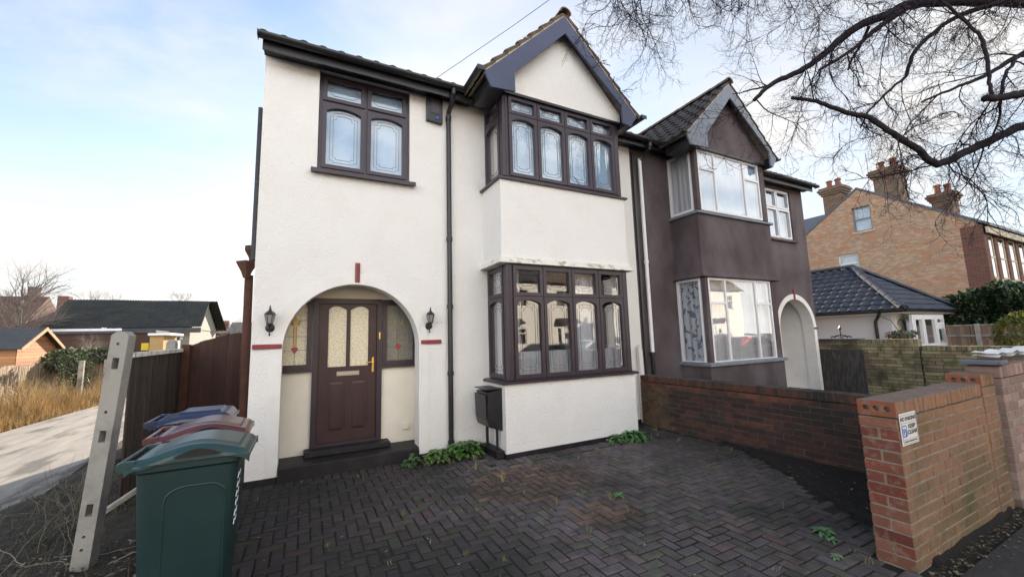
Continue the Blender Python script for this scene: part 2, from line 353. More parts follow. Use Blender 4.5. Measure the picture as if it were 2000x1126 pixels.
# ------------------------------------------------------------------ windows
def leading(mb, T, x0, x1, y0, y1, c, a=0):
    for ins, k in ((.045, .045), (.085, .04)):
        A0, A1, B0, B1 = x0+ins, x1-ins, y0+ins*1.1, y1-ins*1.1
        if A1-A0 < .08 or B1-B0 < .06: continue
        k = min(k, (A1-A0)*.2, (B1-B0)*.25)
        P = [(A0+k, B0), (A1-k, B0), (A1-k, B0+k*.6), (A1, B0+k*.6), (A1, B1-k-a*.4), (A1-k, B1-k-a*.4), (A1-k, B1-a*.3)]
        if a: P += [((A0+A1)/2, B1)]
        P += [(A0+k, B1-a*.3), (A0+k, B1-k-a*.4), (A0, B1-k-a*.4), (A0, B0+k*.6), (A0+k, B0+k*.6), (A0+k, B0)]
        mb.tube([T(p[0], p[1], c) for p in P], .0032, 4)
def window(parent, name, o, u, n, W_, cols, rows, fm='upvc', gm='glass', arch=True, leaded=True, bars=.055, ring=.05, depth=.07, frame=None, sashes=True):
    """rows: list of (z0, z1) from frame bottom; returns the frame part"""
    RW = rows if isinstance(rows, dict) else {i: rows for i in range(len(cols))}
    T = LF(o, u, n); H = RW[0][-1][1]; loops = [rect(0, W_, 0, H)]; cells = []
    x = 0
    for i, cw in enumerate(cols):
        x1 = x + cw
        for j, (z0, z1) in enumerate(RW[i]):
            a0 = x + (bars if i == 0 else bars/2); a1 = x1 - (bars if i == len(cols)-1 else bars/2)
            b0 = z0 + (bars if j == 0 else bars/2); b1 = z1 - (bars if j == len(RW[i])-1 else bars/2)
            cells.append((a0, a1, b0, b1, j)); loops.append(rect(a0, a1, b0, b1))
        x = x1
    fr = (MB().plate(loops, T, -depth, 0)).build(name, fm, parent)
    for (a0, a1, b0, b1, j) in cells:
        if sashes:
            e = .010; k = ring - e
            hol = arch_rect(a0+k, a1-k, b0+k, b1-k, .055) if (arch and j == 0) else rect(a0+k, a1-k, b0+k, b1-k)
            MB().plate([rect(a0-e, a1+e, b0-e, b1+e), hol], T, .002, .022).build('casement', fm, fr)
            MB().plate([rect(a0+.001, a1-.001, b0+.001, b1-.001), hol], T, -.03, .0019).build('glazing_bead', fm, fr)
            q = (a0+k-.004, a1-k+.004, b0+k-.004, b1-k+.004)
        else: k = 0; q = (a0-.002, a1+.002, b0-.002, b1+.002)
        MB().plate([rect(*q)], T, -.022, -.017).build('pane', gm, fr)
        if leaded:
            l = MB(); leading(l, T, a0+k, a1-k, b0+k, b1-k, -.0145, .05 if (arch and j == 0) else 0); l.build('leading', 'lead', fr)
    return fr
def sill(parent, T, x0, x1, z, out, m, name='sill', h=.05, drop=.02):
    P = [(0, 0), (out, -drop), (out, -drop-h), (out-.02, -drop-h), (-.02, -h)]
    mb = MB(); mb.rings([[T(x, z+b, a) for a, b in P] for x in (x0, x1)]); return mb.build(name, m, parent)
def curtain(parent, T, x0, x1, z0, z1, c, amp=.03, wl=.12, m='curtain', name='curtain', ph=0):
    nu = max(6, int((x1-x0)/wl*10)); sd = U(0, 90)
    def fold(x, t):
        p = x/wl*2*PI + 2.2*noise.noise(Vector((x*5+sd, t*.35, 0))) + ph
        return amp*(.75+.6*noise.noise(Vector((x*3+sd, t*.5, 7))))*(math.sin(p)+.35*math.sin(2.3*p+1))*(1-.35*t)
    mb = MB(); mb.grid(lambda s_, t: T(x0+(x1-x0)*s_, z0+(z1-z0)*t, c + fold((x1-x0)*s_, t)), nu, 5)
    mb.grid(lambda s_, t: T(x0+(x1-x0)*s_, z0+(z1-z0)*t, c - .003 + fold((x1-x0)*s_, t)), nu, 5)
    return mb.build(name, m, parent, smooth=True, recalc=False)

# ------------------------------------------------------------------ roofs
def tiled(mb, o, u, s_, L, S, gauge=.32, tw=.3, amp=.028, lift=.03, clip=None):
    """o: eave corner, u along eave, s_ up the slope; sawtooth courses with rolled tiles"""
    o = Vector(o); u = Vector(u).normalized(); s_ = Vector(s_).normalized(); n = u.cross(s_)
    if n.z < 0: n = -n
    rows = max(1, round(S/gauge)); g = S/rows; nc = max(2, int(L/tw*6))
    for r in range(rows):
        for (k0, k1) in ((0, 1), (2, 3)):
            V = []; F = []
            for i in range(nc+1):
                x = L*i/nc; w = amp*max(0, math.sin(2*PI*x/tw))**.8 + amp*.15*math.sin(2*PI*x/tw)
                j = noise.noise(Vector((int(x/tw)*1.7, r*3.1, 0)))*.006
                if k0 == 0: a = (r*g, lift+w+j); b = ((r+1)*g+.02, w+j)
                else: a = (r*g, lift+w+j-.0); b = (r*g+.0, w*.3-.01)
                V += [o+u*x+s_*a[0]+n*a[1], o+u*x+s_*b[0]+n*b[1]]
            for i in range(nc):
                if clip:
                    c = sum((V[2*i+q] for q in range(4)), Vector())/4
                    if not clip(c): continue
                F.append((2*i, 2*i+2, 2*i+3, 2*i+1))
            mb.add(V, F)
    return mb
def ridge_tiles(mb, a, b, r=.11, n=None, seg=.42):
    a = Vector(a); b = Vector(b); d = b-a; L = d.length; d.normalize(); x = d.cross(Vector((0, 0, 1))).normalized(); y = x.cross(d)
    k = max(1, round(L/seg))
    for i in range(k):
        p0 = a+d*(L*i/k); p1 = a+d*(L*(i+1)/k-.008); R = []
        for p, rr in ((p0, r), (p0+d*.05, r*.96), (p1, r*.93)):
            R.append([p + x*math.cos(t)*rr + y*(math.sin(t)*rr*.9-.03) for t in [PI*q/8 for q in range(9)]] + [p + x*math.cos(t)*rr*.8 + y*(math.sin(t)*rr*.7-.03) for t in [PI*q/8 for q in range(8, -1, -1)]])
        mb.rings(R)
    return mb
def gutter(mb, pts, r=.055):
    pts = [Vector(p) for p in pts]; prof = [(math.cos(t)*r, -math.sin(t)*r) for t in [PI*q/8 for q in range(9)]]
    prof += [(math.cos(t)*r*.86, -math.sin(t)*r*.86) for t in [PI*q/8 for q in range(8, -1, -1)]]
    R = []
    for i, p in enumerate(pts):
        dirs = []
        if i > 0: dirs.append((pts[i]-pts[i-1]).normalized())
        if i < len(pts)-1: dirs.append((pts[i+1]-pts[i]).normalized())
        d = sum(dirs, Vector()).normalized(); x = d.cross(Vector((0, 0, 1))).normalized(); sc = 1/max(.5, abs(d.dot(dirs[0])))
        R.append([p + x*a*sc + Vector((0, 0, b)) for a, b in prof])
    return mb.rings(R)
def downpipe(mb, pts, r=.034, collars=()):
    mb.tube(pts, r, 12)
    for c in collars: mb.lathe([(r+.002, -.03), (r+.010, -.03), (r+.010, .03), (r+.002, .03)], c, 12)
    return mb

# ------------------------------------------------------------------ bay with gable, shared by the two semis
def bay(h, x0, x1, wm, bm_, apex_x, hw, plinth=True, ledge=None, roofm='tile_dark'):
    yf = -.65
    def rr(z, e): return [(x0-e, 0.02, z), (x0-e, yf-e, z), (x1+e, yf-e, z), (x1+e, 0.02, z)]
    mb = MB()
    def shell(zs):   # hollow U-shaped wall
        out = [[Vector(p) for p in ((x0-e, .02, z), (x0-e, yf-e, z), (x1+e, yf-e, z), (x1+e, .02, z), (x1-.12, .02, z), (x1-.12, yf+.12, z), (x0+.12, yf+.12, z), (x0+.12, .02, z))] for z, e in zs]
        mb.rings(out)
    shell([(G+.06, 0), (.90, 0)])
    shell([(2.655, .02), (2.70, .012), (3.0, 0), (3.80, 0)])
    mb.box(x0+.1, x1-.1, yf+.1, .02, 2.70, 2.78); mb.box(x0+.1, x1-.1, yf+.1, .02, 3.6, 3.7)
    # gable triangle
    cx = apex_x; zt = 5.20
    mb.plate([[(x0+.02, 5.166), (x1-.02, 5.166), (x1-.02, 5.3), (cx, 6.55), (x0+.02, 5.3)]], lambda u, v, w: Vector((u, w, v)), yf-.05, yf+.10)
    mb.build('bay_wall', wm, h)
    MB().rings([[Vector(p) for p in ((x0-e, .02, z), (x0-e, yf-e, z), (x1+e, yf-e, z), (x1+e, .02, z))] for z, e in ((2.565, .05), (2.573, .066), (2.59, .055), (2.6549, .022))]).build('drip_ledge', ledge or wm, h)
    if plinth:
        MB().rings([[Vector(p) for p in ((x0-e, .0, z), (x0-e, yf-e, z), (x1+e, yf-e, z), (x1+e, .0, z))] for z, e in ((-.25, .012), (-.002, .012), (-.0005, .004))]).build('plinth', 'plinth', h)
    yb = yf-.22
    L_, R_ = cx-hw, cx+hw; za = 6.60; ze = za-hw*.97
    P = [(L_, ze), (cx, za), (R_, ze), (R_-.15, ze-.20), (x1-.13, ze-.17), (x1-.13, ze+.13), (cx, za-.30), (x0+.17, ze+.13), (x0+.17, ze-.17), (L_+.10, ze-.20)]
    MB().plate([P], lambda u, v, w: Vector((u, w, v)), yb-.012, yb+.02).build('bargeboard', bm_, h)
    sf = MB()     # boxed soffit round the bay head
    sf.box(L_+.10, x0+.02, yb+.021, -.30, 5.055, 5.135); sf.box(x1-.02, R_-.10, yb+.021, -.30, 5.055, 5.135); sf.box(x0+.021, x1-.021, yf-.055, yf-.002, 5.125, 5.165)
    sf.box(L_+.08, L_+.10, yb+.02, -.30, 5.05, ze+.06); sf.box(R_-.10, R_-.08, yb+.02, -.30, 5.05, ze+.06)
    sf.build('bay_soffit', 'black', h)
    und = MB()
    for sx in (-1, 1):
        a = Vector((cx+sx*hw, 0, ze)); b = Vector((cx, 0, za))
        und.add([(a.x, yb, a.z), (b.x, yb, b.z), (b.x, 2.0, b.z), (a.x, 2.0, a.z), (a.x, yb, a.z-.03), (b.x, yb, b.z-.03), (b.x, 2.0, b.z-.03), (a.x, 2.0, a.z-.03)],
                [(0, 1, 2, 3), (4, 7, 6, 5), (0, 4, 5, 1), (3, 2, 6, 7), (0, 3, 7, 4), (1, 5, 6, 2)])
    und.build('roof_underlay', 'mortar', h)
    rf = MB(); sl = math.hypot(hw, za-ze)
    for sx in (-1, 1):
        s_ = Vector((-sx*hw, 0, za-ze)).normalized()
        tiled(rf, (cx+sx*(hw+.05), yb-.03, ze-.01), (0, 1, 0), s_, 2.2, sl+.04, gauge=.29, tw=.22, clip=None)
        # cement-bedded verge: stepped tile ends
        rows = round((sl+.04)/.29); g = (sl+.04)/rows; nn = Vector((0, 1, 0)).cross(s_); nn = nn if nn.z > 0 else -nn
        for r in range(rows):
            p = Vector((cx+sx*(hw+.05), yb-.022, ze-.01)) + s_*(r*g)
            q = p + s_*(g+.01)
            rf.add([p+nn*.0, q-nn*.015, q+nn*.018, p+nn*.055, *(v+Vector((0, .06, 0)) for v in (p, q-nn*.015, q+nn*.018, p+nn*.055))], [(0, 1, 2, 3), (4, 7, 6, 5), (3, 2, 6, 7), (0, 3, 7, 4), (0, 4, 5, 1), (1, 5, 6, 2)])
    rf.build('bay_roof', roofm, h)
    ridge_tiles(MB(), (cx, yb-.05, za+.06), (cx, 2.0, za+.06)).build('ridge_tiles', 'tile_brown', h)
    vb = MB()     # mortar strip under verge tiles
    for sx in (-1, 1): vb.beam((cx+sx*(hw-.01), yb+.005, ze+.022), (cx, yb+.005, za+.018), .03, .03, up=(0, 1, 0))
    vb.build('verge_mortar', 'stone', h)
    return ze
def main_roof(h, xa, xb, name='roof', hip=None):
    mb = MB(); an = math.radians(32.5); s_ = Vector((0, math.cos(an), math.sin(an))); 
    tiled(mb, (xa, -.30, 5.30), (1, 0, 0), s_, xb-xa, 5.4, gauge=.34, tw=.22, amp=.016, lift=.02)
    s2 = Vector((0, -math.cos(an), math.sin(an)))
    yr = -.30+5.4*math.cos(an); zr = 5.30+5.4*math.sin(an)
    tiled(mb, (xa, 2*yr+.30, 5.30), (1, 0, 0), s2, xb-xa, 5.4, gauge=.34, tw=.6)
    r = mb.build(name, 'tile_dark', h)
    ridge_tiles(MB(), (xa, yr, zr+.05), (xb, yr, zr+.05)).build('ridge', 'tile_brown', r)
    g = MB()
    for x in (xa+.10, xb-.12): g.add([(x, -.2, 5.28), (x, 2*yr+.2, 5.28), (x, yr, zr-.03), (x+.03, -.2, 5.28), (x+.03, 2*yr+.2, 5.28), (x+.03, yr, zr-.03)], [(0, 1, 2), (3, 5, 4), (0, 3, 4, 1), (1, 4, 5, 2), (2, 5, 3, 0)])
    g.build('gable_infill', 'brown_stucco', r)
    return 2*yr

FX = lambda u, v, w: Vector((u, w, v))      # facade plane: u = X, v = Z, w = Y
def archloop(cx, r, zs, zb, n=28):
    return [(cx-r, zb), (cx+r, zb)] + [(cx+r*math.cos(PI*i/n), zs+r*math.sin(PI*i/n)) for i in range(n+1)]

# ================================================================== WHITE HOUSE
HX0, HX1 = -.56, 5.60
def white_house():
    h = thing('semi_detached_house', (2.5, 0, 0), 'cream roughcast half of the pair, with arched porch and dark brown leaded windows', 'house')
    cx, ar = .59, .835; zs = 1.455
    w = MB()
    w.plate([[(HX0, .0), (HX1, .0), (HX1, 5.32), (HX0, 5.32)], archloop(cx, ar, zs, .055), rect(.07, 1.28, 3.80, 5.20), rect(2.55, 4.62, .80, 5.06)], FX, 0, .24)
    w.box(HX0, HX0+.24, .24, 9.0, G, 5.30); w.box(HX0+.24, HX1-.24, 8.76, 9.0, G, 5.30); w.box(HX1-.24, HX1-.001, .24, 9.0, G, 5.30)
    w.build('wall', 'stucco', h)
    # smooth painted band round the arch
    s = MB(); O = [(cx-ar-.13, .003), (cx-ar-.002, .003)] ; n = 28
    inner = [(cx-ar, .003)] + [(cx+ar*math.cos(PI-PI*i/n), zs+ar*math.sin(PI*i/n)) for i in range(n+1)] + [(cx+ar, .003)]
    ro = ar+.13
    outer = [(cx+ro, .003)] + [(cx+ro*math.cos(PI*i/n), zs+ro*math.sin(PI*i/n)) for i in range(n+1)] + [(cx-ro, .003)]
    s.plate([inner+outer], FX, -.007, .0)
    s.build('arch_band', 'smooth_white', h)
    rv = MB(); L1 = [(cx-ar-.001, .056)] + [(cx+(ar+.001)*math.cos(PI-PI*i/n), zs+(ar+.001)*math.sin(PI*i/n)) for i in range(n+1)] + [(cx+ar+.001, .056)]
    L2 = [(cx+ar-.006, .056)] + [(cx+(ar-.006)*math.cos(PI*i/n), zs+(ar-.006)*math.sin(PI*i/n)) for i in range(n+1)] + [(cx-ar+.006, .056)]
    rv.plate([L1+L2], FX, -.006, .243); rv.build('arch_reveal', 'smooth_white', h)
    # porch room
    p = MB(); px0, px1, pb = -.32, 1.50, .46
    p.box(px0-.05, px0, .2401, pb, .06, 2.42); p.box(px1, px1+.05, .2401, pb, .06, 2.42); p.box(px0-.05, px1+.05, .2401, pb+.1, 2.42, 2.5)
    p.plate([rect(px0-.05, px1+.05, .04, 2.42), rect(.10, .985, .16, 2.13), rect(px0+.01, .08, 1.19, 2.13), rect(1.005, px1-.01, 1.19, 2.13)], FX, pb, pb+.1)
    p.build('porch_wall', 'cream_smooth', h)
    st = MB(); st.box(px0, px1, .001, pb-.001, -.1, .095, .0); st.box(cx-ar+.008, cx+ar-.008, -.035, .001, -.1, .094, .012)
    st.build('porch_step', 'plinth', h)
    st = MB(); st.box(.03, 1.09, .23, pb-.002, .0955, .17, .012); st.box(.10, .98, pb-.001, pb+.09, .1, .205, .008); st.build('door_step', 'plinth', h)
    pl = MB(); pl.box(HX0-.012, cx-ar-.004, -.014, .2, -.25, -.001); pl.box(cx+ar+.004, 2.36, -.014, .2, -.25, -.001, 0); pl.box(4.83, HX1, -.014, .2, -.25, -.001); pl.build('plinth', 'plinth', h)
    # sidelights
    T = LF((0, pb, 0), (1, 0, 0), (0, -1, 0))
    for (a, b, gm, dark) in ((px0+.002, .085, 'frost', 0), (1.0, px1-.002, 'frost_dark', 1)):
        w_ = b-a
        fr = MB().plate([rect(a, b, 1.17, 2.13), rect(a+.06, b-.06, 1.25, 2.05)], T, -.05, .035).build('sidelight', 'upvc', h)
        MB().box(a, b, pb-.055, pb-.0351, 1.15, 1.185, .004).build('sidelight_sill', 'upvc', fr)
        MB().plate([rect(a+.055, b-.055, 1.245, 2.055)], T, -.01, .0).build('pane', gm, fr)
        xc = (a+b)/2 - (.0 if not dark else .02); l = MB(); c_ = .003
        for z in (1.44, 1.62): l.tube([T(a+.06, z, c_), T(xc-.02, z, c_)], .0035, 4); l.tube([T(xc+.02, z, c_), T(b-.06, z, c_)], .0035, 4)
        for dx in (-.018, .018): l.tube([T(xc+dx, 1.45, c_), T(xc+dx, 1.76, c_)], .0035, 4)
        l.tube([T(xc, 1.25, c_), T(xc, 1.40, c_)], .0035, 4); l.tube([T(xc, 1.88, c_), T(xc, 2.05, c_)], .0035, 4)
        for sg in (-1, 1): l.tube([T(xc+sg*.02, 1.78, c_), T(xc+sg*.06, 1.84, c_), T(xc+sg*.10, 1.83, c_), T(xc+sg*(w_/2-.06), 1.86, c_)], .0035, 4)
        l.build('leading', 'lead', fr)
        t = lambda P, m_, nm: MB().plate([P], T, .0005, .0045).build(nm, m_, fr)
        t([(xc-.045, 1.46), (xc, 1.385), (xc+.045, 1.46), (xc+.02, 1.48), (xc-.02, 1.48)], 'ruby', 'heart_glass')
        t([(xc-.017, 1.481), (xc+.017, 1.481), (xc+.017, 1.76), (xc-.017, 1.76)], 'amber' if not dark else 'frost_dark', 'stem_glass')
        t([(xc-.03, 1.77), (xc+.03, 1.77), (xc+.038, 1.84), (xc, 1.89), (xc-.038, 1.84)], 'amber' if not dark else 'frost_dark', 'tulip_glass')
        t([(xc-.075, 1.84), (xc-.05, 1.765), (xc-.032, 1.762), (xc-.040, 1.84)], 'olive', 'petal_glass'); t([(xc+.075, 1.84), (xc+.05, 1.765), (xc+.032, 1.762), (xc+.040, 1.84)], 'olive', 'petal_glass')
    # front door
    MB().plate([rect(.095, .99, .165, 2.135), rect(.165, .92, .21, 2.065)], T, -.06, .04).build('door_frame', 'upvc', h)
    def scal(x0, x1, z0, z1, flip):
        P = [(x0, z0), (x1, z0)]; n_ = 16
        for i in range(n_+1):
            t = 1-i/n_; P.append((x0+(x1-x0)*t, z1-.05+.05*(math.sin(PI*min(1, (t if flip else 1-t)*1.0)**.8))))
        return P
    D = MB(); g1, g2 = scal(.285, .515, 1.20, 2.03, 1), scal(.565, .805, 1.20, 2.03, 0)
    D.plate([rect(.168, .917, .212, 2.06), g1, g2, rect(.285, .515, .33, 1.02), rect(.565, .805, .33, 1.02)], T, -.03, .012)
    dr = D.build('front_door', 'door', h)
    d2 = MB()
    for (a, b) in ((.285, .515), (.565, .805)):
        d2.box(a-.002, b+.002, pb-.004, pb+.02, .328, 1.022)
        d2.rings([[T(x, z, c) for x, z, c in ((a+e, .33+e, k), (b-e, .33+e, k), (b-e, 1.02-e, k), (a+e, 1.02-e, k))] for e, k in ((.03, .0041), (.055, .0105))])
    d2.build('door_panels', 'door', dr)
    for g_ in (g1, g2): MB().plate([[(p[0]+(.004 if p[0] < sum(q[0] for q in g_)/len(g_) else -.004)*-1, p[1]+(-.003 if p[1] < 1.3 else .003)) for p in g_]], T, -.02, -.005).build('door_glass', 'frost', dr)
    mb = MB(); mb.box(.40, .69, pb-.02, pb-.0125, 1.075, 1.135, .002); mb.box(.41, .68, pb-.026, pb-.0205, 1.09, 1.125, .004); mb.build('letter_plate', 'steel', dr)
    mb = MB(); mb.box(.855, .885, pb-.02, pb-.0125, 1.10, 1.31, .003); mb.lathe([(.011, 0), (.011, .05)], (.87, pb-.02, 1.24), 10, (0, -1, 0)); mb.tube([(.87, pb-.065, 1.24), (.83, pb-.07, 1.243), (.775, pb-.062, 1.237)], .009, 8); mb.build('door_handle', 'brass', dr)
    MB().box(.945, .965, pb-.048, pb-.0405, 1.56, 1.66, .002).build('doorbell', 'brass', h)
    MB().box(1.30, 1.38, pb-.03, pb-.0005, .26, .35, .004).build('meter_flap', 'cream_smooth', h)
    # hall behind door
    # upper left window
    window(h, 'window', (.075, .05, 3.80), (1, 0, 0), (0, -1, 0), 1.20, [.6, .6], [(0, .985), (.985, 1.385)])
    Tf = LF((0, 0, 0), (1, 0, 0), (0, -1, 0))
    sill(h, Tf, -.0, 1.35, 3.80, .09, 'upvc', 'window_sill')
    MB().plate([rect(.10, 1.25, 3.83, 5.16)], FX, .125, .135).build('roller_blind', 'blind', h)
    # bay
    x0, x1 = 2.42, 4.76
    ze = bay(h, x0, x1, 'stucco', 'barge', 3.53, 1.42, ledge='ledge', roofm='tile_brown')
    rows_lo = [(0, 1.165), (1.165, 1.615)]; rows_hi = [(0, .985), (.985, 1.285)]
    fx0, fx1 = x0+.085, x1-.085; cw = (fx1-fx0-.12)/4
    Ti = LF((0, -.65, 0), (1, 0, 0), (0, -1, 0))
    for nm, zb, rows in (('bay_window', .945, rows_lo), ('bay_window', 3.855, rows_hi)):
        f = window(h, nm, (fx0+.06, -.645, zb), (1, 0, 0), (0, -1, 0), cw*4, [cw]*4, rows, bars=.03, ring=.05)
        H = rows[-1][1]
        cp = MB(); cp.box(fx0-.03, fx0+.0595, -.66, -.56, zb, zb+H, .006); cp.box(fx1-.0595, fx1+.03, -.66, -.56, zb, zb+H, .006)
        cp.box(fx0-.032, fx0-.012, -.665, -.642, zb, zb+H, .004); cp.box(fx0+.02, fx0+.035, -.668, -.6601, zb, zb+H, .003); cp.build('corner_post', 'upvc', f)
        window(h, nm, (fx0-.012, -.0, zb), (0, -1, 0), (-1, 0, 0), .565, [.565], rows, bars=.03, ring=.05)
        window(h, nm, (fx1+.012, -.565, zb), (0, 1, 0), (1, 0, 0), .565, [.565], rows, bars=.03, ring=.05)
    s_ = MB()
    for z, e in ((.90, .045), (3.80, .045)):
        s_.rings([[Vector(p) for p in ((x0-q, .0, zz), (x0-q, -.65-q, zz), (x1+q, -.65-q, zz), (x1+q, .0, zz))] for zz, q in ((z+.001, .02), (z+.001, e), (z+.03, e), (z+.045, .0))])
    s_.build('bay_sill', 'upvc', h)
    for zb, H in ((.96, 1.58), (3.87, 1.25)): MB().box(x0+.17, x1-.17, -.45, -.44, zb-.02, zb-.01).build('window_board', 'smooth_white', h)
    # hanging nets and blinds
    for a, b in ((fx0+.07, fx0+.26), (3.62, 4.14), (fx1-.17, fx1-.06)): curtain(h, Ti, a, b, .96, 2.54, -.16, .02, .075)
    curtain(h, Ti, fx0+.07, fx1-.07, .96, 1.32, -.23, .022, .085, name='cafe_curtain')
    TL = LF((fx0, 0, 0), (0, -1, 0), (-1, 0, 0)); TR = LF((fx1, 0, 0), (0, 1, 0), (1, 0, 0))
    curtain(h, TL, .06, .54, .96, 2.54, -.10, .014, .07); 
    MB().plate([rect(fx0+.06, fx1-.06, 3.88, 5.12)], FX, -.575, -.565).build('roller_blind', 'blind', h)
    curtain(h, TL, .06, .54, 3.88, 5.12, -.11, .012, .09)
    # rooms
    r = MB(); r.box(HX0+.24, HX1-.24, 2.6, 2.66, 0, 5.2); r.box(HX0+.24, HX1-.24, .25, 2.6, 2.66, 2.74); r.box(HX0+.24, HX1-.24, .245, 9, 5.21, 5.27); r.box(HX0+.24, HX1-.24, .56, 2.6, -.02, .03); r.box(1.9, 1.96, .57, 2.6, 0.04, 5.2)
    r.build('inner_wall', 'room', h)
    # eaves
    f = MB(); f.box(HX0-.015, x0-.27, -.235, -.21, 5.13, 5.31); f.box(HX0-.012, x0-.2, -.209, -.001, 5.205, 5.23); f.box(x1+.24, HX1, -.235, -.21, 5.15, 5.31); f.box(x1+.17, HX1, -.209, -.001, 5.205, 5.23); f.build('fascia', 'black', h)
    gz = 5.285
    g_ = MB(); gutter(g_, [(HX0-.06, -.30, gz), (x0-.36, -.30, gz), (x0-.36, -.90, gz-.0)], .062); gutter(g_, [(x1+.35, -.90, gz), (x1+.35, -.30, gz), (HX1+.15, -.30, gz)], .062)
    g_.box(HX0-.065, HX0-.058, -.36, -.24, gz-.06, gz+.01); g_.box(x0-.42, x0-.30, -.905, -.899, gz-.06, gz+.005); g_.box(x1+.29, x1+.41, -.905, -.899, gz-.06, gz+.005); g_.build('gutter', 'black', h)
    d = MB(); downpipe(d, [(1.86, -.30, 5.24), (1.86, -.30, 5.16), (1.86, -.24, 5.08), (1.86, -.055, 4.98), (1.86, -.045, 4.90), (1.86, -.045, -.05)], .036, [(1.86, -.045, z) for z in (4.9, 3.0, 2.0, 1.05, .1)]); d.build('downpipe', 'black', h)
    # red keystone and springers
    MB().box(.565, .625, -.022, -.0005, 2.31, 2.57, .004).build('keystone', 'red_tile', h)
    MB().box(.575, .582, -.024, -.0221, 2.31, 2.57).build('keystone_joint', 'mortar', h)
    for a, b, z in ((-.545, -.245, 1.475), (1.445, 1.735, 1.475)):
        MB().box(a, b, -.028, -.0075, z, z+.055, .006).build('springer_tile', 'red_tile', h)
    # pipes on the side wall
    s = MB(); downpipe(s, [(HX0-.115, .9, 4.95), (HX0-.115, .9, 2.70)], .032, [(HX0-.10, .9, 3.9), (HX0-.10, .9, 3.82)]); s.build('soil_pipe', 'felt', h)
    s = MB(); s.lathe([(.03, -.25), (.05, -.1), (.10, 0), (.10, .06), (.03, .07)], (HX0-.13, 1.0, 2.85), 12); s.lathe([(.035, -.22), (.06, -.14), (.12, -.02), (.12, .0)], (HX0-.15, .6, 2.62), 4)
    downpipe(s, [(HX0-.13, .7, 2.45), (HX0-.11, .7, -.1)], .05, [(HX0-.12, .7, 1.2)]); s.build('hopper_pipe', 'timber_red', h)
    # overhead cable down the corner of the wall
    MB().tube([(.87, -.005, 5.1)] and [(1.445, -.006, 1.62), (1.40, -.03, 1.70), (1.46, -.006, 1.76), (1.62, -.006, 1.78), (1.80, -.006, 1.77)], .003, 5).build('lamp_cable', 'white_wood', h)
    cr = MB()
    for P in ([(1.46, .16), (1.6, .15), (1.75, .165)], [(1.95, .2), (2.1, .24), (2.3, .26)]): cr.tube([(a, -.001, b) for a, b in P], .0022, 4)
    cr.tube([(a, -.651, b) for a, b in [(2.5, .1), (2.9, .12), (3.5, .15), (4.1, .13), (4.7, .14)]], .002, 4)
    cr.build('hairline_crack', 'ledge', h)
    main_roof(h, HX0-.06, HX1+.03)
    # rear single storey
    return h
white_house()

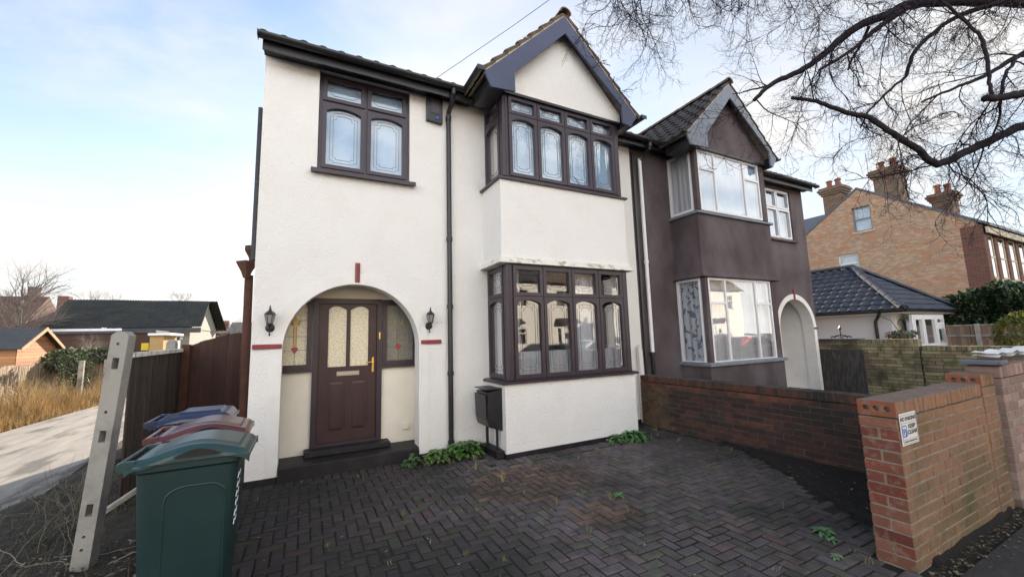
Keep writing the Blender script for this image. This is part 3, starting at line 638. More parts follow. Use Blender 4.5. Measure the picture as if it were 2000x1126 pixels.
# ================================================================== BROWN HOUSE
def brown_house():
    X0, X1 = 5.603, 11.72
    h = thing('semi_detached_house', (8.6, 0, 0), 'dark brown rendered half of the pair, with white window frames and a white arched doorway', 'house')
    cx, ar, zs = 10.82, .74, 1.55
    w = MB()
    w.plate([[(X0, G-.1), (X1, G-.1), (X1, 5.32), (X0, 5.32)], archloop(cx, ar, zs, .0), rect(10.06, 11.14, 3.80, 5.10), rect(6.78, 8.82, .80, 5.06)], FX, 0, .24)
    w.box(X0+.001, X0+.24, .24, 9, G, 5.3); w.box(X1-.10, X1, .24, 9, G, 5.3); w.box(X0+.24, X1-.10, 8.76, 9, G, 5.3)
    w.build('wall', 'brown_stucco', h)
    n = 24
    inner = [(cx-ar, .003)] + [(cx+ar*math.cos(PI-PI*i/n), zs+ar*math.sin(PI*i/n)) for i in range(n+1)] + [(cx+ar, .003)]
    ro = ar+.12; outer = [(cx+ro, .003)] + [(cx+ro*math.cos(PI*i/n), zs+ro*math.sin(PI*i/n)) for i in range(n+1)] + [(cx-ro, .003)]
    MB().plate([inner+outer], FX, -.012, .0).build('arch_band', 'smooth_white', h)
    L1 = [(cx-ar-.001, .001)] + [(cx+(ar+.001)*math.cos(PI-PI*i/n), zs+(ar+.001)*math.sin(PI*i/n)) for i in range(n+1)] + [(cx+ar+.001, .001)]
    L2 = [(cx+ar-.006, .001)] + [(cx+(ar-.006)*math.cos(PI*i/n), zs+(ar-.006)*math.sin(PI*i/n)) for i in range(n+1)] + [(cx-ar+.006, .001)]
    MB().plate([L1+L2], FX, -.011, .243).build('arch_reveal', 'smooth_white', h)
    p = MB(); a, b, pb = 9.95, 11.70, 1.0
    p.box(a-.05, a, .2401, pb, 0, 2.42); p.box(b-.12, b-.085, .2401, pb, 0, 2.42); p.box(a-.05, b-.12, .2401, pb+.1, 2.42, 2.5); p.box(a, b-.12, pb, pb+.1, 0, 2.42); p.box(a, b-.12, .2, pb, -.1, .02)
    p.build('porch_wall', 'smooth_white', h)
    d = MB(); d.box(10.2, 11.1, pb-.05, pb-.001, .05, 2.1, .01); d.build('front_door', 'brown_stucco', h)
    f = window(h, 'porch_window', (a+.002, .30, 1.10), (0, 1, 0), (1, 0, 0), .6, [.6], [(0, 1.0)], 'white_frame', 'glass_grey', False, False, bars=.05, depth=.02, sashes=False)
    s = MB(); s.box(a+.002, a+.09, .27, .93, 1.05, 1.095); s.build('porch_window_sill', 'brown_stucco', h)
    # upper right window
    window(h, 'window', (10.06, .04, 3.80), (1, 0, 0), (0, -1, 0), 1.08, [.5, .58], [(0, .80), (.80, 1.30)], 'white_frame', 'glass_grey', False, False, bars=.05, ring=.035)
    Tf = LF((0, 0, 0), (1, 0, 0), (0, -1, 0)); sill(h, Tf, 10.0, 11.2, 3.80, .07, 'brown_stucco', 'window_sill')
    MB().plate([rect(10.08, 11.12, 3.82, 5.08)], FX, .17, .18).build('roller_blind', 'blind', h)
    x0, x1 = 6.62, 8.95
    bay(h, x0, x1, 'brown_stucco', 'barge_grey', 7.62, 1.42, plinth=False, ledge='brown_stucco', roofm='tile_dark')
    for zb, H, zt in ((.945, 1.615, 1.13), (3.885, 1.24, .86)):
        cols = [.50, .95, .53]
        f = window(h, 'bay_window', (x0+.13, -.645, zb), (1, 0, 0), (0, -1, 0), sum(cols), cols, {0: [(0, zt), (zt, H)], 1: [(0, H)], 2: [(0, zt), (zt, H)]}, 'white_frame', 'glass_grey', False, False, bars=.042, sashes=False)
        MB().box(x0+.03, x0+.125, -.655, -.56, zb, zb+H, .008).box(x1-.2, x1-.03, -.65, -.56, zb, zb+H, .008).build('corner_post', 'brown_stucco', f)
        window(h, 'bay_window', (x0+.03, -.0, zb), (0, -1, 0), (-1, 0, 0), .55, [.55], [(0, H)], 'white_frame', 'glass_grey', False, False, bars=.045, ring=.035, sashes=False)
        window(h, 'bay_window', (x1-.03, -.55, zb), (0, 1, 0), (1, 0, 0), .55, [.55], [(0, H)], 'white_frame', 'glass_grey', False, False, bars=.045, ring=.035, sashes=False)
    s_ = MB()
    for z, e in ((.90, .05), (3.80, .05)):
        s_.rings([[Vector(p) for p in ((x0-q, .0, zz), (x0-q, -.65-q, zz), (x1+q, -.65-q, zz), (x1+q, .0, zz))] for zz, q in ((z+.001, .02), (z+.001, e), (z+.045, e), (z+.07, .0))])
    s_.build('bay_sill', 'barge_grey', h)
    Ti = LF((0, -.65, 0), (1, 0, 0), (0, -1, 0)); TL = LF((x0, 0, 0), (0, -1, 0), (-1, 0, 0))
    curtain(h, Ti, x0+.16, x1-.2, .96, 2.54, -.14, .025, .13); curtain(h, TL, .04, .54, .96, 2.54, -.12, .02, .14, 'lace')
    curtain(h, TL, .04, .54, 3.9, 5.1, -.12, .02, .12); MB().plate([rect(x0+.15, x1-.2, 3.90, 5.10)], FX, -.57, -.56).build('roller_blind', 'blind', h)
    r = MB(); r.box(X0+.24, X1-.11, 2.6, 2.66, 0, 5.2); r.box(X0+.24, X1-.11, .25, 2.6, 2.66, 2.74); r.box(X0+.24, X1-.11, .245, 9, 5.21, 5.27); r.box(X0+.24, 9.8, .3, 2.6, -.05, .03); r.box(9.7, 9.76, .3, 2.6, .04, 5.2)
    r.build('inner_wall', 'room', h)
    f = MB(); f.box(X0, x0-.24, -.235, -.21, 5.15, 5.31); f.box(X0, x0-.2, -.209, -.001, 5.205, 5.23); f.box(x1+.2, X1+.1, -.235, -.21, 5.13, 5.31); f.box(x1+.05, X1+.1, -.209, -.001, 5.19, 5.23); f.build('fascia', 'black', h)
    gz = 5.28
    g_ = MB(); gutter(g_, [(X0+.16, -.30, gz), (x0-.38, -.30, gz), (x0-.38, -.90, gz)], .062); gutter(g_, [(x1+.2, -.90, gz), (x1+.2, -.30, gz), (X1+.2, -.30, gz)], .062); g_.box(X1+.195, X1+.202, -.36, -.24, gz-.06, gz+.01); g_.build('gutter', 'black', h)
    d = MB(); downpipe(d, [(5.86, -.30, 5.24), (5.86, -.29, 5.10), (5.84, -.14, 5.02), (5.80, -.08, 4.95)], .036, [(5.86, -.30, 5.17), (5.81, -.09, 4.97)]); d.build('swan_neck', 'black', h)
    d = MB(); downpipe(d, [(5.79, -.075, 4.97), (5.79, -.075, 1.16)], .036, [(5.79, -.075, 2.9)]); d.build('downpipe', 'white_frame', h)
    d = MB(); downpipe(d, [(5.79, -.075, 1.16), (5.79, -.075, -.05)], .042, [(5.79, -.075, 1.16)]); d.tube([(5.66, -.03, 5.1), (5.66, -.03, 0)], .028, 8); d.build('lower_pipe', 'black', h)
    MB().box(cx-.03, cx+.03, -.03, -.0125, zs+ar-.02, zs+ar+.24, .004).build('keystone', 'red_tile', h)
    MB().box(cx+ar-.0, cx+ar+.16, -.03, -.0125, zs-.02, zs+.03, .004).build('springer_tile', 'red_tile', h)
    main_roof(h, X0+.02, X1+.16)
    return h
brown_house()

# ------------------------------------------------------------------ things fixed to the white house
def lantern(x, z, label, lean=0):
    t = thing('wall_lantern', (x, 0, z), label, 'wall lamp', 'lanterns either side of the porch arch')
    b = MB(); b.lathe([(.0, 0), (.052, .0), (.05, .012), (.035, .02), (.0, .025)], (0, -.001, -.065), 20, (0, -1, 0))
    b.tube([(0, -.02, -.065), (0, -.05, -.075), (0, -.085, -.06), (0, -.10, -.03)], .009, 8)
    b.tube([(0, -.03, -.09), (0, -.045, -.12), (0, -.05, -.15), (0, -.045, -.165)], [.012, .008, .006, .003], 8); b.lathe([(.004, -.012), (.013, 0), (.004, .012)], (0, -.048, -.15), 8)
    b.build('bracket', 'black', t, world=False)
    c = MB(); hx = lambda r, z_: [Vector((math.cos(PI/3*k)*r, -.10+math.sin(PI/3*k)*r, z_)) for k in range(6)]
    c.rings([hx(.030, -.035), hx(.034, -.02), hx(.034, -.015)]); c.rings([hx(.058, .085), hx(.062, .088), hx(.045, .115), hx(.018, .135), hx(.012, .15)]); c.lathe([(.005, 0), (.016, .012), (.004, .024), (.010, .034), (.002, .05)], (0, -.10, .148), 8)
    for k in range(6): c.tube([hx(.033, -.02)[k], hx(.056, .087)[k]], .0035, 4)
    c.build('lantern_cage', 'black', t, world=False)
    g = MB(); g.rings([hx(.030, -.016), hx(.052, .084)]); g.build('lamp_glass', 'lampglass', t, world=False)
    return t
lantern(-.375, 1.79, 'black coach lantern on the cream wall to the left of the porch arch')
lantern(1.555, 1.79, 'black coach lantern between the porch arch and the black downpipe')
t = thing('alarm_box', (1.64, 0, 4.97), 'black burglar alarm box with a blue lens under the eaves', 'alarm')
MB().plate([[(-.12, -.17), (.12, -.19), (.12, .19), (.10, .21), (-.12, .21)]], lambda u, v, w: Vector((u, w, v)), -.075, -.001).build('case', 'black', t, world=False)
MB().plate([rect(-.06, .06, -.06, .19)], lambda u, v, w: Vector((u, w, v)), -.083, -.0755).build('front_panel', 'upvc', t, world=False)
MB().lathe([(.0, .0), (.028, .0), (.024, .015), (.0, .022)], (.035, -.0755, -.125), 14, (0, -1, 0)).build('lens', 'blue_print', t, world=False)
t = thing('meter_box', (2.42, -.35, .5), 'black meter box on two legs against the side of the lower bay', 'meter box')
b = MB(); P = [(-.001, .34), (-.21, .30), (-.225, -.06), (-.20, -.15), (-.001, -.22)]
b.rings([[Vector((p[0], y, p[1])) for p in P] for y in (-.20, .20)]); b.build('case', 'black', t, world=False)
MB().plate([rect(-.19, .19, -.04, .27)], lambda u, v, w: Vector((-.2235+w-(v*.04), u, v)), -.012, -.002).build('door', 'black', t, world=False)
MB().box(-.235, .0, -.215, .215, .335, .35, .004).build('lid', 'black', t, world=False)
b = MB(); b.tube([(-.05, -.12, -.2), (-.05, -.12, -.53)], .018, 8); b.tube([(-.10, .10, -.18), (-.10, .10, -.53)], .022, 8); b.build('leg', 'black', t, world=False)
MB().box(-.13, -.0125, -.28, .25, -.56, -.45, .015).build('foot', 'plinth', t, world=False)
pt = thing('timber_post', (5.50, -.03, 0), 'white painted pointed post standing in the corner between the two houses', 'post')
MB().plate([[(-.04, -.06), (.05, -.06), (.05, 1.24), (.0, 1.33), (-.04, 1.28)]], lambda u, v, w: Vector((u-.03*(v/1.3), w, v)), -.06, .015).build('board', 'white_wood', pt, world=False)
tl = tag(MB().tube([at(843, 159, 1, -.25), atd(1000, 52, 6.0), atd(1070, 2, 5.4), atd(1200, -96, 4.9)], .004, 5).build('telephone_wire', 'black'), 'thin overhead wire rising from the left gutter past the gable', 'wire')
ta = thing('television_aerial', at(1024, 82, 1, 5.2), 'small television aerial just behind the cream gable roof', 'aerial')
b = MB(); b.tube([(0, 0, -1.2), (0, 0, .18)], .015, 6); b.tube([(-.05, 0, .14), (.55, .1, .10)], .01, 6)
for i in range(6): b.tube([(i*.1, -.16, .13), (i*.1, .16, .13)], .006, 4)
b.build('antenna', 'black', ta, world=False)

# ================================================================== BRICK WALLS (every brick modelled)
def jit(c, a=.18):
    k = 1+U(-a, a); return tuple(max(0, q*k) for q in c)
def pick(pal): return jit(random.choice(pal))
def brick_wall(o, u, L, z0, rows, pal, thick=.215, top='edge', bl=.215, bh=.065, jn=.010, pos=.002, holes=False, hole_right=False):
    """returns brick MB, mortar MB; wall runs from o along u, thickness toward n (left-hand of u)"""
    u = Vector(u).normalized(); n = Vector((-u.y, u.x, 0)); o = Vector(o); R = Matrix((u, n, Vector((0, 0, 1)))).transposed()
    mb = MB()
    def br(a, b, c0, c1, h0, h1, bev=.004):
        mb.cur = pick(pal)
        rot = Matrix.Rotation(U(-.006, .006), 3, 'Z') @ Matrix.Rotation(U(-.006, .006), 3, 'X')
        mb.obox(o+u*((a+b)/2+U(-pos, pos))+n*((c0+c1)/2+U(-pos, pos))+Vector((0, 0, (h0+h1)/2+U(-pos, pos)*.5)), (b-a, c1-c0, h1-h0), R @ rot, bev)
    t2 = thick/2
    for r in range(rows):
        z = z0+r*(bh+jn); x = 0
        if r % 2 == 1:
            for (c0, c1) in ((0, t2-jn/2), (t2+jn/2, thick)):
                x = 0
                while x < L-.03: x1 = min(L, x+bl); br(x, x1, c0, c1, z, z+bh); x = x1+jn
        else:
            br(0, t2-jn/2, 0, thick, z, z+bh)
            for (c0, c1) in ((0, t2-jn/2), (t2+jn/2, thick)):
                x = t2+jn/2
                while x < L-.03: x1 = min(L, x+bl); br(x, x1, c0, c1, z, z+bh); x = x1+jn
    z = z0+rows*(bh+jn)
    mo = MB(); e = .005
    mo.obox(o+u*(L/2)+n*(thick/2)+Vector((0, 0, (z0-.2+z-jn)/2)), (L-2*e, thick-2*e, z-jn-(z0-.2)), R)
    if top == 'edge':
        x = 0; first = True; hh = .1025
        while x < L-.03:
            x1 = min(L, x+bh)
            if (first and holes):
                mb.cur = (.27, .10, .055)
                TT = lambda a, b, c: o+u*c+n*a+Vector((0, 0, b))
                def circ(cc, rr=.0175): return [(cc+rr*math.cos(-2*PI*k/14)*1.15, z+hh*.52+rr*math.sin(-2*PI*k/14)) for k in range(14)]
                mb.plate([rect(0, thick, z, z+hh), circ(.048), circ(.1075), circ(.167)], TT, 0, x1)
            else: br(x, x1, 0, thick, z, z+hh)
            first = False; x = x1+jn
        mo.obox(o+u*(L/2+.02)+n*(thick/2)+Vector((0, 0, z+hh/2-.004)), (L-2*e-.04, thick-2*e, hh-.012), R)
    return mb, mo
def wall_thing(name, loc, label, cat, mbs, bm_, mm):
    t = thing(name, loc, label, cat); b = mbs[0].build('brickwork', bm_, t); mbs[1].build('mortar', mm, t); return t
RED = [(.20, .058, .038), (.22, .07, .045), (.17, .055, .042), (.24, .10, .065), (.12, .05, .05), (.18, .065, .045), (.20, .085, .055), (.21, .06, .04)]
DARK = [(.075, .035, .032), (.055, .033, .032), (.09, .042, .036), (.05, .036, .034), (.12, .05, .036)]
PINK = [(.36, .24, .20), (.30, .19, .165), (.40, .29, .25), (.25, .16, .14), (.33, .25, .21)]
YEL = [(.30, .27, .15), (.25, .22, .12), (.34, .30, .18), (.28, .21, .14), (.20, .19, .12)]
def weather(mbs, fn):
    for i, f in enumerate(mbs.f):
        a, b, c = (Vector(mbs.v[k]) for k in f[:3]); n = (b-a).cross(c-a)
        if n.length == 0: continue
        n.normalize(); m = (a+b+c)/3; r = fn(n, m)
        if r: mbs.c[i] = tuple(x*(1-r[1])+y*r[1] for x, y in zip(mbs.c[i], r[0]))
def street_face(n, m):
    if n.z > .7 and m.z > .9: return (.20, .165, .14), .8
    if abs(n.y) > .7:
        q = noise.noise(Vector((m.x*2.2, m.z*1.4, 3))); lo = max(0, min(1, (.55-m.z)/.5)); hi = max(0, min(1, (m.z-.55)/.3))
        tan = (.27+.05*q, .175+.03*q, .115); c = tuple(tan[k]*(1-hi*.5)+(.34, .19, .10)[k]*hi*.5 for k in range(3)); c = tuple(c[k]*(1-lo*.6)+(.15, .135, .07)[k]*lo*.6 for k in range(3))
        return c, .72
w1 = brick_wall((3.585, -4.30, 0), (1, 0, 0), 1.66, G-.0, 13, RED, holes=True)
weather(w1[0], street_face)
w1b = brick_wall((5.255, -4.302, 0), (1, 0, 0), .335, G, 14, RED, holes=True, thick=.219)
weather(w1b[0], street_face)
fw = wall_thing('front_garden_wall', (3.585, -4.30, 0), 'red brick garden wall with three round holes in its end brick and a sign on it', 'wall', w1, 'brick_red', 'mortar')
w1b[0].build('pier', 'brick_red', fw); w1b[1].build('mortar', 'mortar', fw)
w2 = brick_wall((5.64, -4.06, 0), (0, 1, 0), 3.98, G-.0, 10, DARK, top='edge')
def party(n, m):
    if n.z > .7 and m.z > .7: return (.09, .085, .08), .8
    if m.z > .59: return random.choice([(.24, .085, .05), (.17, .065, .045), (.11, .06, .045), (.20, .075, .05)]), .75 if m.z < .70 else .35
    if m.y > -.75: return (.20, .13, .07), .55
weather(w2[0], party)
wall_thing('party_wall', (5.64, -4.06, 0), 'low dark mossy brick wall dividing the two front plots', 'wall', w2, 'brick_dark', 'mortar_dark')
w3 = brick_wall((5.66, -4.33, 0), (1, 0, 0), 5.2, G-.1, 16, PINK, thick=.225)
nw = wall_thing('neighbour_front_wall', (5.66, -4.33, 0), 'weathered pinkish brick wall in front of the brown house', 'wall', w3, 'brick_pink', 'mortar')
MB().obox((5.72, -4.22, 1.175), (.26, .27, .035), Matrix.Rotation(.06, 3, 'Z'), .006).build('slate_cap', 'slate', nw)
sb = MB(); sb.cur = (.9, .9, .95)
def slab(s_, t_):
    x = 5.84+s_*1.7; y = -4.30+t_*.18; return Vector((x, y, 1.245+.022*noise.noise(Vector((x*6, y*8, 0)))+.012*math.sin(s_*25)+.015*(t_)))
sb.grid(slab, 40, 6); sb.grid(lambda a, b: slab(a, b)-Vector((0, 0, .03)), 40, 6)
sb.cur = (1, 1, 1); sb.c = [(1, 1, 1)]*len(sb.c); tag(sb.build('plastic_sheet', 'white', recalc=False), 'crumpled whitish sheet lying on top of the pinkish brick wall', 'sheet')
w4 = brick_wall((12.25, -1.78, 0), (0, 1, 0), 2.30, -.5, 22, YEL, bl=.30, pos=.003); 
yw = wall_thing('side_boundary_wall', (12.25, -1.78, 0), 'mossy yellow brick boundary wall beyond the brown house, stepped down halfway', 'wall', w4, 'brick_yellow', 'mortar_dark')
w5 = brick_wall((12.25, -4.6, 0), (0, 1, 0), 2.80, -.5, 20, YEL, bl=.30, pos=.003); w5[0].build('lower_brickwork', 'brick_yellow', yw); w5[1].build('mortar', 'mortar_dark', yw)
M['patch'] = mat('streaked_dark_patch', (.045, .042, .042), .95, col2=(.12, .115, .105), scale=5, stretch=(1, 5, .8), mix=(.45, .75))
MB().box(12.005, 12.033, -.78, .5, -.3, 1.0).build('rendered_patch', 'patch', yw)
MB().box(11.98, 12.27, -.75, .52, 1.249, 1.275, .005).build('coping', 'slate', yw)
fi = thing('iron_finial', (12.4, -.2, 1.25), 'small black wrought iron scroll finial showing above the boundary wall', 'ironwork')
b = MB(); b.tube([(0, 0, -.1), (0, 0, .25)], .014, 6); b.lathe([(.004, .22), (.03, .26), (.035, .28), (.004, .36)], (0, 0, 0), 8)
for sg in (-1, 1):
    for k in (1, 2): b.tube([(0, 0, .12)] + [(0, sg*(k*.09+.05*math.cos(a)), .02+.05*math.sin(a)+.03/k) for a in [q*.6 for q in range(9)]], .010, 5)
b.tube([(0, -.3, -.01), (0, .3, -.01)], .01, 6); b.build('scroll', 'black', fi, world=False)

# sign on the front wall
sg = thing('parking_sign', (3.60, -4.302, .815), 'white NO PARKING KEEP CLEAR sign screwed to the red brick garden wall', 'sign')
def mk(mb, n_, m_, p=sg): return mb.build(n_, m_, p, world=False)
SW, SH = .235, .30
mk(MB().obox((SW/2, -.004, 0), (SW, .005, SH), None, .0015), 'plate', 'sign')
TF = lambda u, v, w: Vector((u, w, v))
b = MB()
for z in (.132, .058, -.098, -.136): b.plate([rect(.012, SW-.012, z-.0012, z+.0012)], TF, -.0072, -.0066)
for x in (.010, SW-.012): b.plate([rect(x, x+.002, -.138, .134)], TF, -.0072, -.0066)
mk(b, 'ruled_line', 'ink')
b = MB(); b.plate([[(.022, -.072), (.070, -.072), (.078, -.064), (.078, .030), (.070, .038), (.022, .038), (.014, .030), (.014, -.064)], [(.020, -.062), (.020, .028), (.072, .028), (.072, -.062)][::-1]], TF, -.0073, -.0066)
b.plate([[(.050, -.062), (.072, -.062), (.072, -.01)]], TF, -.0072, -.0066); mk(b, 'parking_symbol', 'blue_print')
def text(body, size, x, z, m_, p, n_='lettering', sx=1, bold=.0):
    cu = bpy.data.curves.new(n_, 'FONT'); cu.body = body; cu.size = size; cu.extrude = .0004; cu.offset = bold; cu.align_x = 'CENTER'
    tmp = bpy.data.objects.new('tmp', cu); COL.objects.link(tmp); dg = bpy.context.evaluated_depsgraph_get()
    me = bpy.data.meshes.new_from_object(tmp.evaluated_get(dg)); bpy.data.objects.remove(tmp)
    for v in me.vertices: v.co = Vector((v.co.x*sx+x, -.0070-v.co.z, v.co.y+z))
    me.materials.clear(); me.materials.append(M[m_]); o = bpy.data.objects.new(n_, me); COL.objects.link(o); o.parent = p; return o
text('NO PARKING', .050, SW/2, .079, 'ink', sg, sx=.74, bold=.0018)
text('KEEP', .052, .155, .002, 'ink', sg, sx=.9, bold=.002); text('CLEAR', .052, .155, -.052, 'ink', sg, sx=.9, bold=.002)
text('GATES IN CONSTANT USE', .020, SW/2, -.123, 'ink', sg, sx=.78, bold=.0005)
text('P', .075, .044, -.048, 'blue_print', sg, bold=.002)

sg.scale = (1.08, 1, .70); sg.location.z = .835
# ================================================================== LEFT SIDE: fence, posts, gate, bins
def boards(mb, T, x0, x1, top, z0, w_=.10, th=.018, gap=.004, pal=[(.045, .03, .022)], over=.0):
    x = x0; i = 0
    while x < x1-.01:
        a = min(x1, x+w_); mb.cur = pick(pal); zt = top((x+a)/2)+U(-.006, .006); c = (.004 if i % 2 else 0)+U(0, .003)
        g = gap*(1+3*(rnd() > .85)) if gap > .004 else gap
        zt -= top((x+a)/2); mb.plate([[(x+g/2, z0), (a-g/2, z0), (a-g/2, top(a)+zt), (x+g/2, top(x)+zt)]], T, c, c+th); x = a; i += 1
FD = [(.055, .034, .024), (.042, .028, .02), (.065, .04, .028), (.035, .025, .02)]
fe = thing('board_fence', (-1.62, .9, 0), 'dark stained close-board fence between the alley and the bins', 'fence')
b = MB(); boards(b, LF((-1.62, 0, 0), (0, 1, 0), (1, 0, 0)), -.02, 1.93, lambda x: 1.445+x*.012, -.1, pal=FD, gap=.007); b.build('boards', 'fence_dark', fe)
b = MB(); b.obox((-1.605, .95, 1.468), (.06, 1.98, .05), Matrix.Rotation(.012, 3, 'X'), .004); b.build('capping_rail', 'ledge', fe)
b = MB()
for z in (.35, 1.15): b.box(-1.665, -1.622, -.0, 1.93, z, z+.07, .004)
b.build('rail', 'fence_dark', fe)
cp = thing('concrete_post', (-1.66, 2.0, 0), 'short upright concrete post at the far end of the dark fence', 'post')
MB().box(-1.80, -1.68, 1.93, 2.05, -.2, 1.60, .015).build('shaft', 'concrete', cp); MB().rings([[Vector((x, y, 1.60+(.045 if k else 0))) for x, y in ((-1.795+e, 1.935+e), (-1.685-e, 1.935+e), (-1.685-e, 2.045-e), (-1.795+e, 2.045-e))] for k, e in ((0, 0), (1, .04))]).build('weathered_cap', 'concrete', cp)
gt = thing('side_gate', (-1.1, 2.02, 0), 'red-brown arched board gate between the fence and the house', 'gate')
b = MB(); topf = lambda x: 1.52+.215*math.sin(PI*min(1, max(0, (x+1.56)/1.75)))**.8
boards(b, LF((0, 2.02, 0), (1, 0, 0), (0, -1, 0)), -1.585, -.62, topf, 0, .085, pal=[(.068, .030, .022), (.056, .026, .02), (.082, .036, .026)], gap=.0005); b.build('boards', 'gate', gt)
b = MB(); b.box(-1.5, -.62, 2.03, 2.06, .35, .45); b.box(-1.5, -.62, 2.03, 2.06, 1.2, 1.3); b.build('ledge', 'gate', gt)
MB().box(-1.60, -1.505, 1.86, 1.96, -.2, 1.56, .006).build('gate_post', 'timber_red', gt)
MB().box(-1.47, -1.43, 1.975, 2.0, 1.17, 1.27, .003).build('latch', 'black', gt)

# leaning concrete post with slots
lp = thing('leaning_concrete_post', (-1.40, -1.36, G), 'pale concrete fence post with square slots leaning beside the bins', 'post')
base = Vector((-1.40, -1.36, G-.12)); topp = Vector((-1.262, -1.42, 1.66)); dz = (topp-base); Lp = dz.length; dz.normalize()
wx = Vector((1, 0, 0)); wx = (wx - dz*wx.dot(dz)).normalized(); ny = dz.cross(wx)     # ny points away from camera
yaw = Matrix.Rotation(-.22, 3, dz); wx = yaw @ wx; ny = yaw @ ny
TT = lambda u, v, w: base-lp.location + wx*u + dz*v + ny*w
hl = []
for v in (.20, .93, 1.52):
    hl.append(rect(-.020, .020, v+.10, v+.18))
def hc(v, r=.011): return [(r*math.cos(-2*PI*k/10)-.005, v+r*math.sin(-2*PI*k/10)) for k in range(10)]
mb = MB(); pw = .056
mb.plate([[(-pw, 0), (pw, 0), (pw, Lp-.03), (pw*.4, Lp), (-pw*.4, Lp), (-pw, Lp-.03)]] + [rect(-.021, .021, v, v+.085)[::-1] for v in (.50, 1.02, 1.56)] + [hc(v) for v in (.27, .36, 1.24, 1.75)], TT, -.03, .06)
mb.build('shaft', 'concrete', lp, world=False)
br = tag(MB().beam((-1.52, -.75, .12), (-.92, -.62, .52), .07, .04, bev=.004).build('timber_brace', 'timber_grey'), 'grey timber batten slanting up behind the bins', 'batten')
# wheelie bins, local: hinge at -x
def bin_(loc, rz, body, lid, style, label):
    t = thing('wheelie_bin', loc, label, 'wheelie bin', 'wheelie bins in a row beside the alley fence', rz)
    def rr(hx, hy, cx, z, r=.05, n=5):
        P = []
        for (sx, sy, a0) in ((1, 1, 0), (-1, 1, PI/2), (-1, -1, PI), (1, -1, 1.5*PI)):
            for k in range(n+1):
                a = a0+PI/2*k/n; P.append(Vector((cx+sx*(hx-r)+r*math.cos(a), sy*(hy-r)+r*math.sin(a), z)))
        return P
    S = [(.19, .175, -.005, .07), (.195, .18, -.005, .10), (.215, .20, .0, .5), (.235, .222, .0, .90), (.237, .224, .0, .905), (.252, .236, 0, .915), (.252, .236, 0, .965)]
    b = MB(); b.rings([rr(hx, hy, cx, z) for hx, hy, cx, z in S]); b.build('body', body, t, world=False, smooth=False)
    rb = MB()      # raised arch on each flank
    for sy in (-1, 1):
        P = [(-.10+.0, z) for z in (.15, .45, .72)] + [(-.10+.10-.10*math.cos(a), .74+.07*math.sin(a)) for a in (.4, .8, 1.2, PI/2)] + [(.09-.09*math.cos(a), .74+.07*math.sin(a)) for a in (PI-1.2, PI-.8, PI-.4)] + [(.18, z) for z in (.72, .45, .15)]
        def yy(z): return .175+(z-.07)/(.83)*.047
        rb.tube([(x, sy*(yy(z)-.001), z) for x, z in P], .006, 6)
    rb.build('flank_rib', body, t, world=False)
    # lid
    def lf(s_, q):
        x = -.27+.56*s_; e = abs(2*q-1); y = (2*q-1)*.252
        taper = 1-.06*max(0, (.12-s_)/.12); y *= taper
        if style == 'hump':
            z = .982+.052*math.sin(PI*min(1, max(0, (s_-.12)/.83)))**1.3
            z += .012*(1 if .16 < s_ < .9 and e < .72 else 0)*min(1, (1-e/.72)*6)
        else:
            z = .98+.03*min(1, max(0, (s_-.1)/.25))*min(1, max(0, (.98-s_)/.08))
            if .3 < s_ < .82 and e < .6: z += .018
        if e > .86: z -= (e-.86)/.14*.03
        if s_ < .06: z -= (.06-s_)*.5
        if s_ > .95: z -= (s_-.95)*.6
        return Vector((x, y, z))
    l = MB(); nu, nv = 44, 24; l.grid(lf, nu, nv)
    rim = [lf(i/nu, 0) for i in range(nu+1)] + [lf(1, j/nv) for j in range(1, nv+1)] + [lf(1-i/nu, 1) for i in range(1, nu+1)] + [lf(0, 1-j/nv) for j in range(1, nv)]
    low = [Vector((p.x*1.015, p.y*1.02, .955 if p.x > -.2 else .945)) for p in rim]; mid = [Vector((p.x*1.012, p.y*1.018, p.z-.018)) for p in rim]
    inn = [Vector((p.x*.93, p.y*.93, .957)) for p in rim]
    n = len(rim); V = rim+mid+low+inn; F = []
    for a in range(3): F += [(a*n+k, a*n+(k+1) % n, (a+1)*n+(k+1) % n, (a+1)*n+k) for k in range(n)]
    l.add(V, F); lo = l.build('lid', lid, t, world=False)
    hi = MB()
    for sy in (-1, 1):
        hi.lathe([(.0, -.018), (.026, -.018), (.030, 0), (.026, .018), (0, .018)], (-.285, sy*.215, .955), 14, (0, 1, 0)); hi.obox((-.262, sy*.215, .962), (.07, .034, .04), None, .008)
    hi.build('hinge_arm', lid, t, world=False)
    MB().tube([(-.305, -.20, .962), (-.305, .20, .962)], .0135, 10).build('handle', body, t, world=False)
    if style == 'hump':
        g = MB()
        for sy in (-1, 1):
            P = [(-.05+.20*k/10, .985+.030*math.sin(PI*k/10)) for k in range(11)] 
            g.plate([[(-.05, .972), (.15, .972)] + P[::-1]], lambda u, v, w: Vector((u, sy*w, v)), .2560, .2585)
        g.build('grip_shade_plate', 'black', t, world=False)  # black lens plate stands in for the shade inside the hand recess
        g = MB()
        for sy in (-1, 1): g.tube([(-.06+.22*k/10, sy*.257, .98+.038*math.sin(PI*k/10)) for k in range(11)], .006, 6)
        g.build('grip_lip', lid, t, world=False)
    w = MB()
    for sy in (-1, 1): w.lathe([(.0, -.02), (.085, -.02), (.095, -.01), (.095, .01), (.085, .02), (0, .02)], (-.17, sy*.20, .095), 20, (0, 1, 0))
    w.build('wheel', 'rubber', t, world=False)
    return t
gb = bin_((-.565, -2.42, G), .0, 'bin_green', 'bin_lid', 'hump', 'green wheelie bin, nearest to the camera, with painted white strokes on its front')
bin_((-.645, -1.74, G), .03, 'bin_red', 'bin_red', 'hump', 'maroon-lidded wheelie bin, between the green and the blue ones')
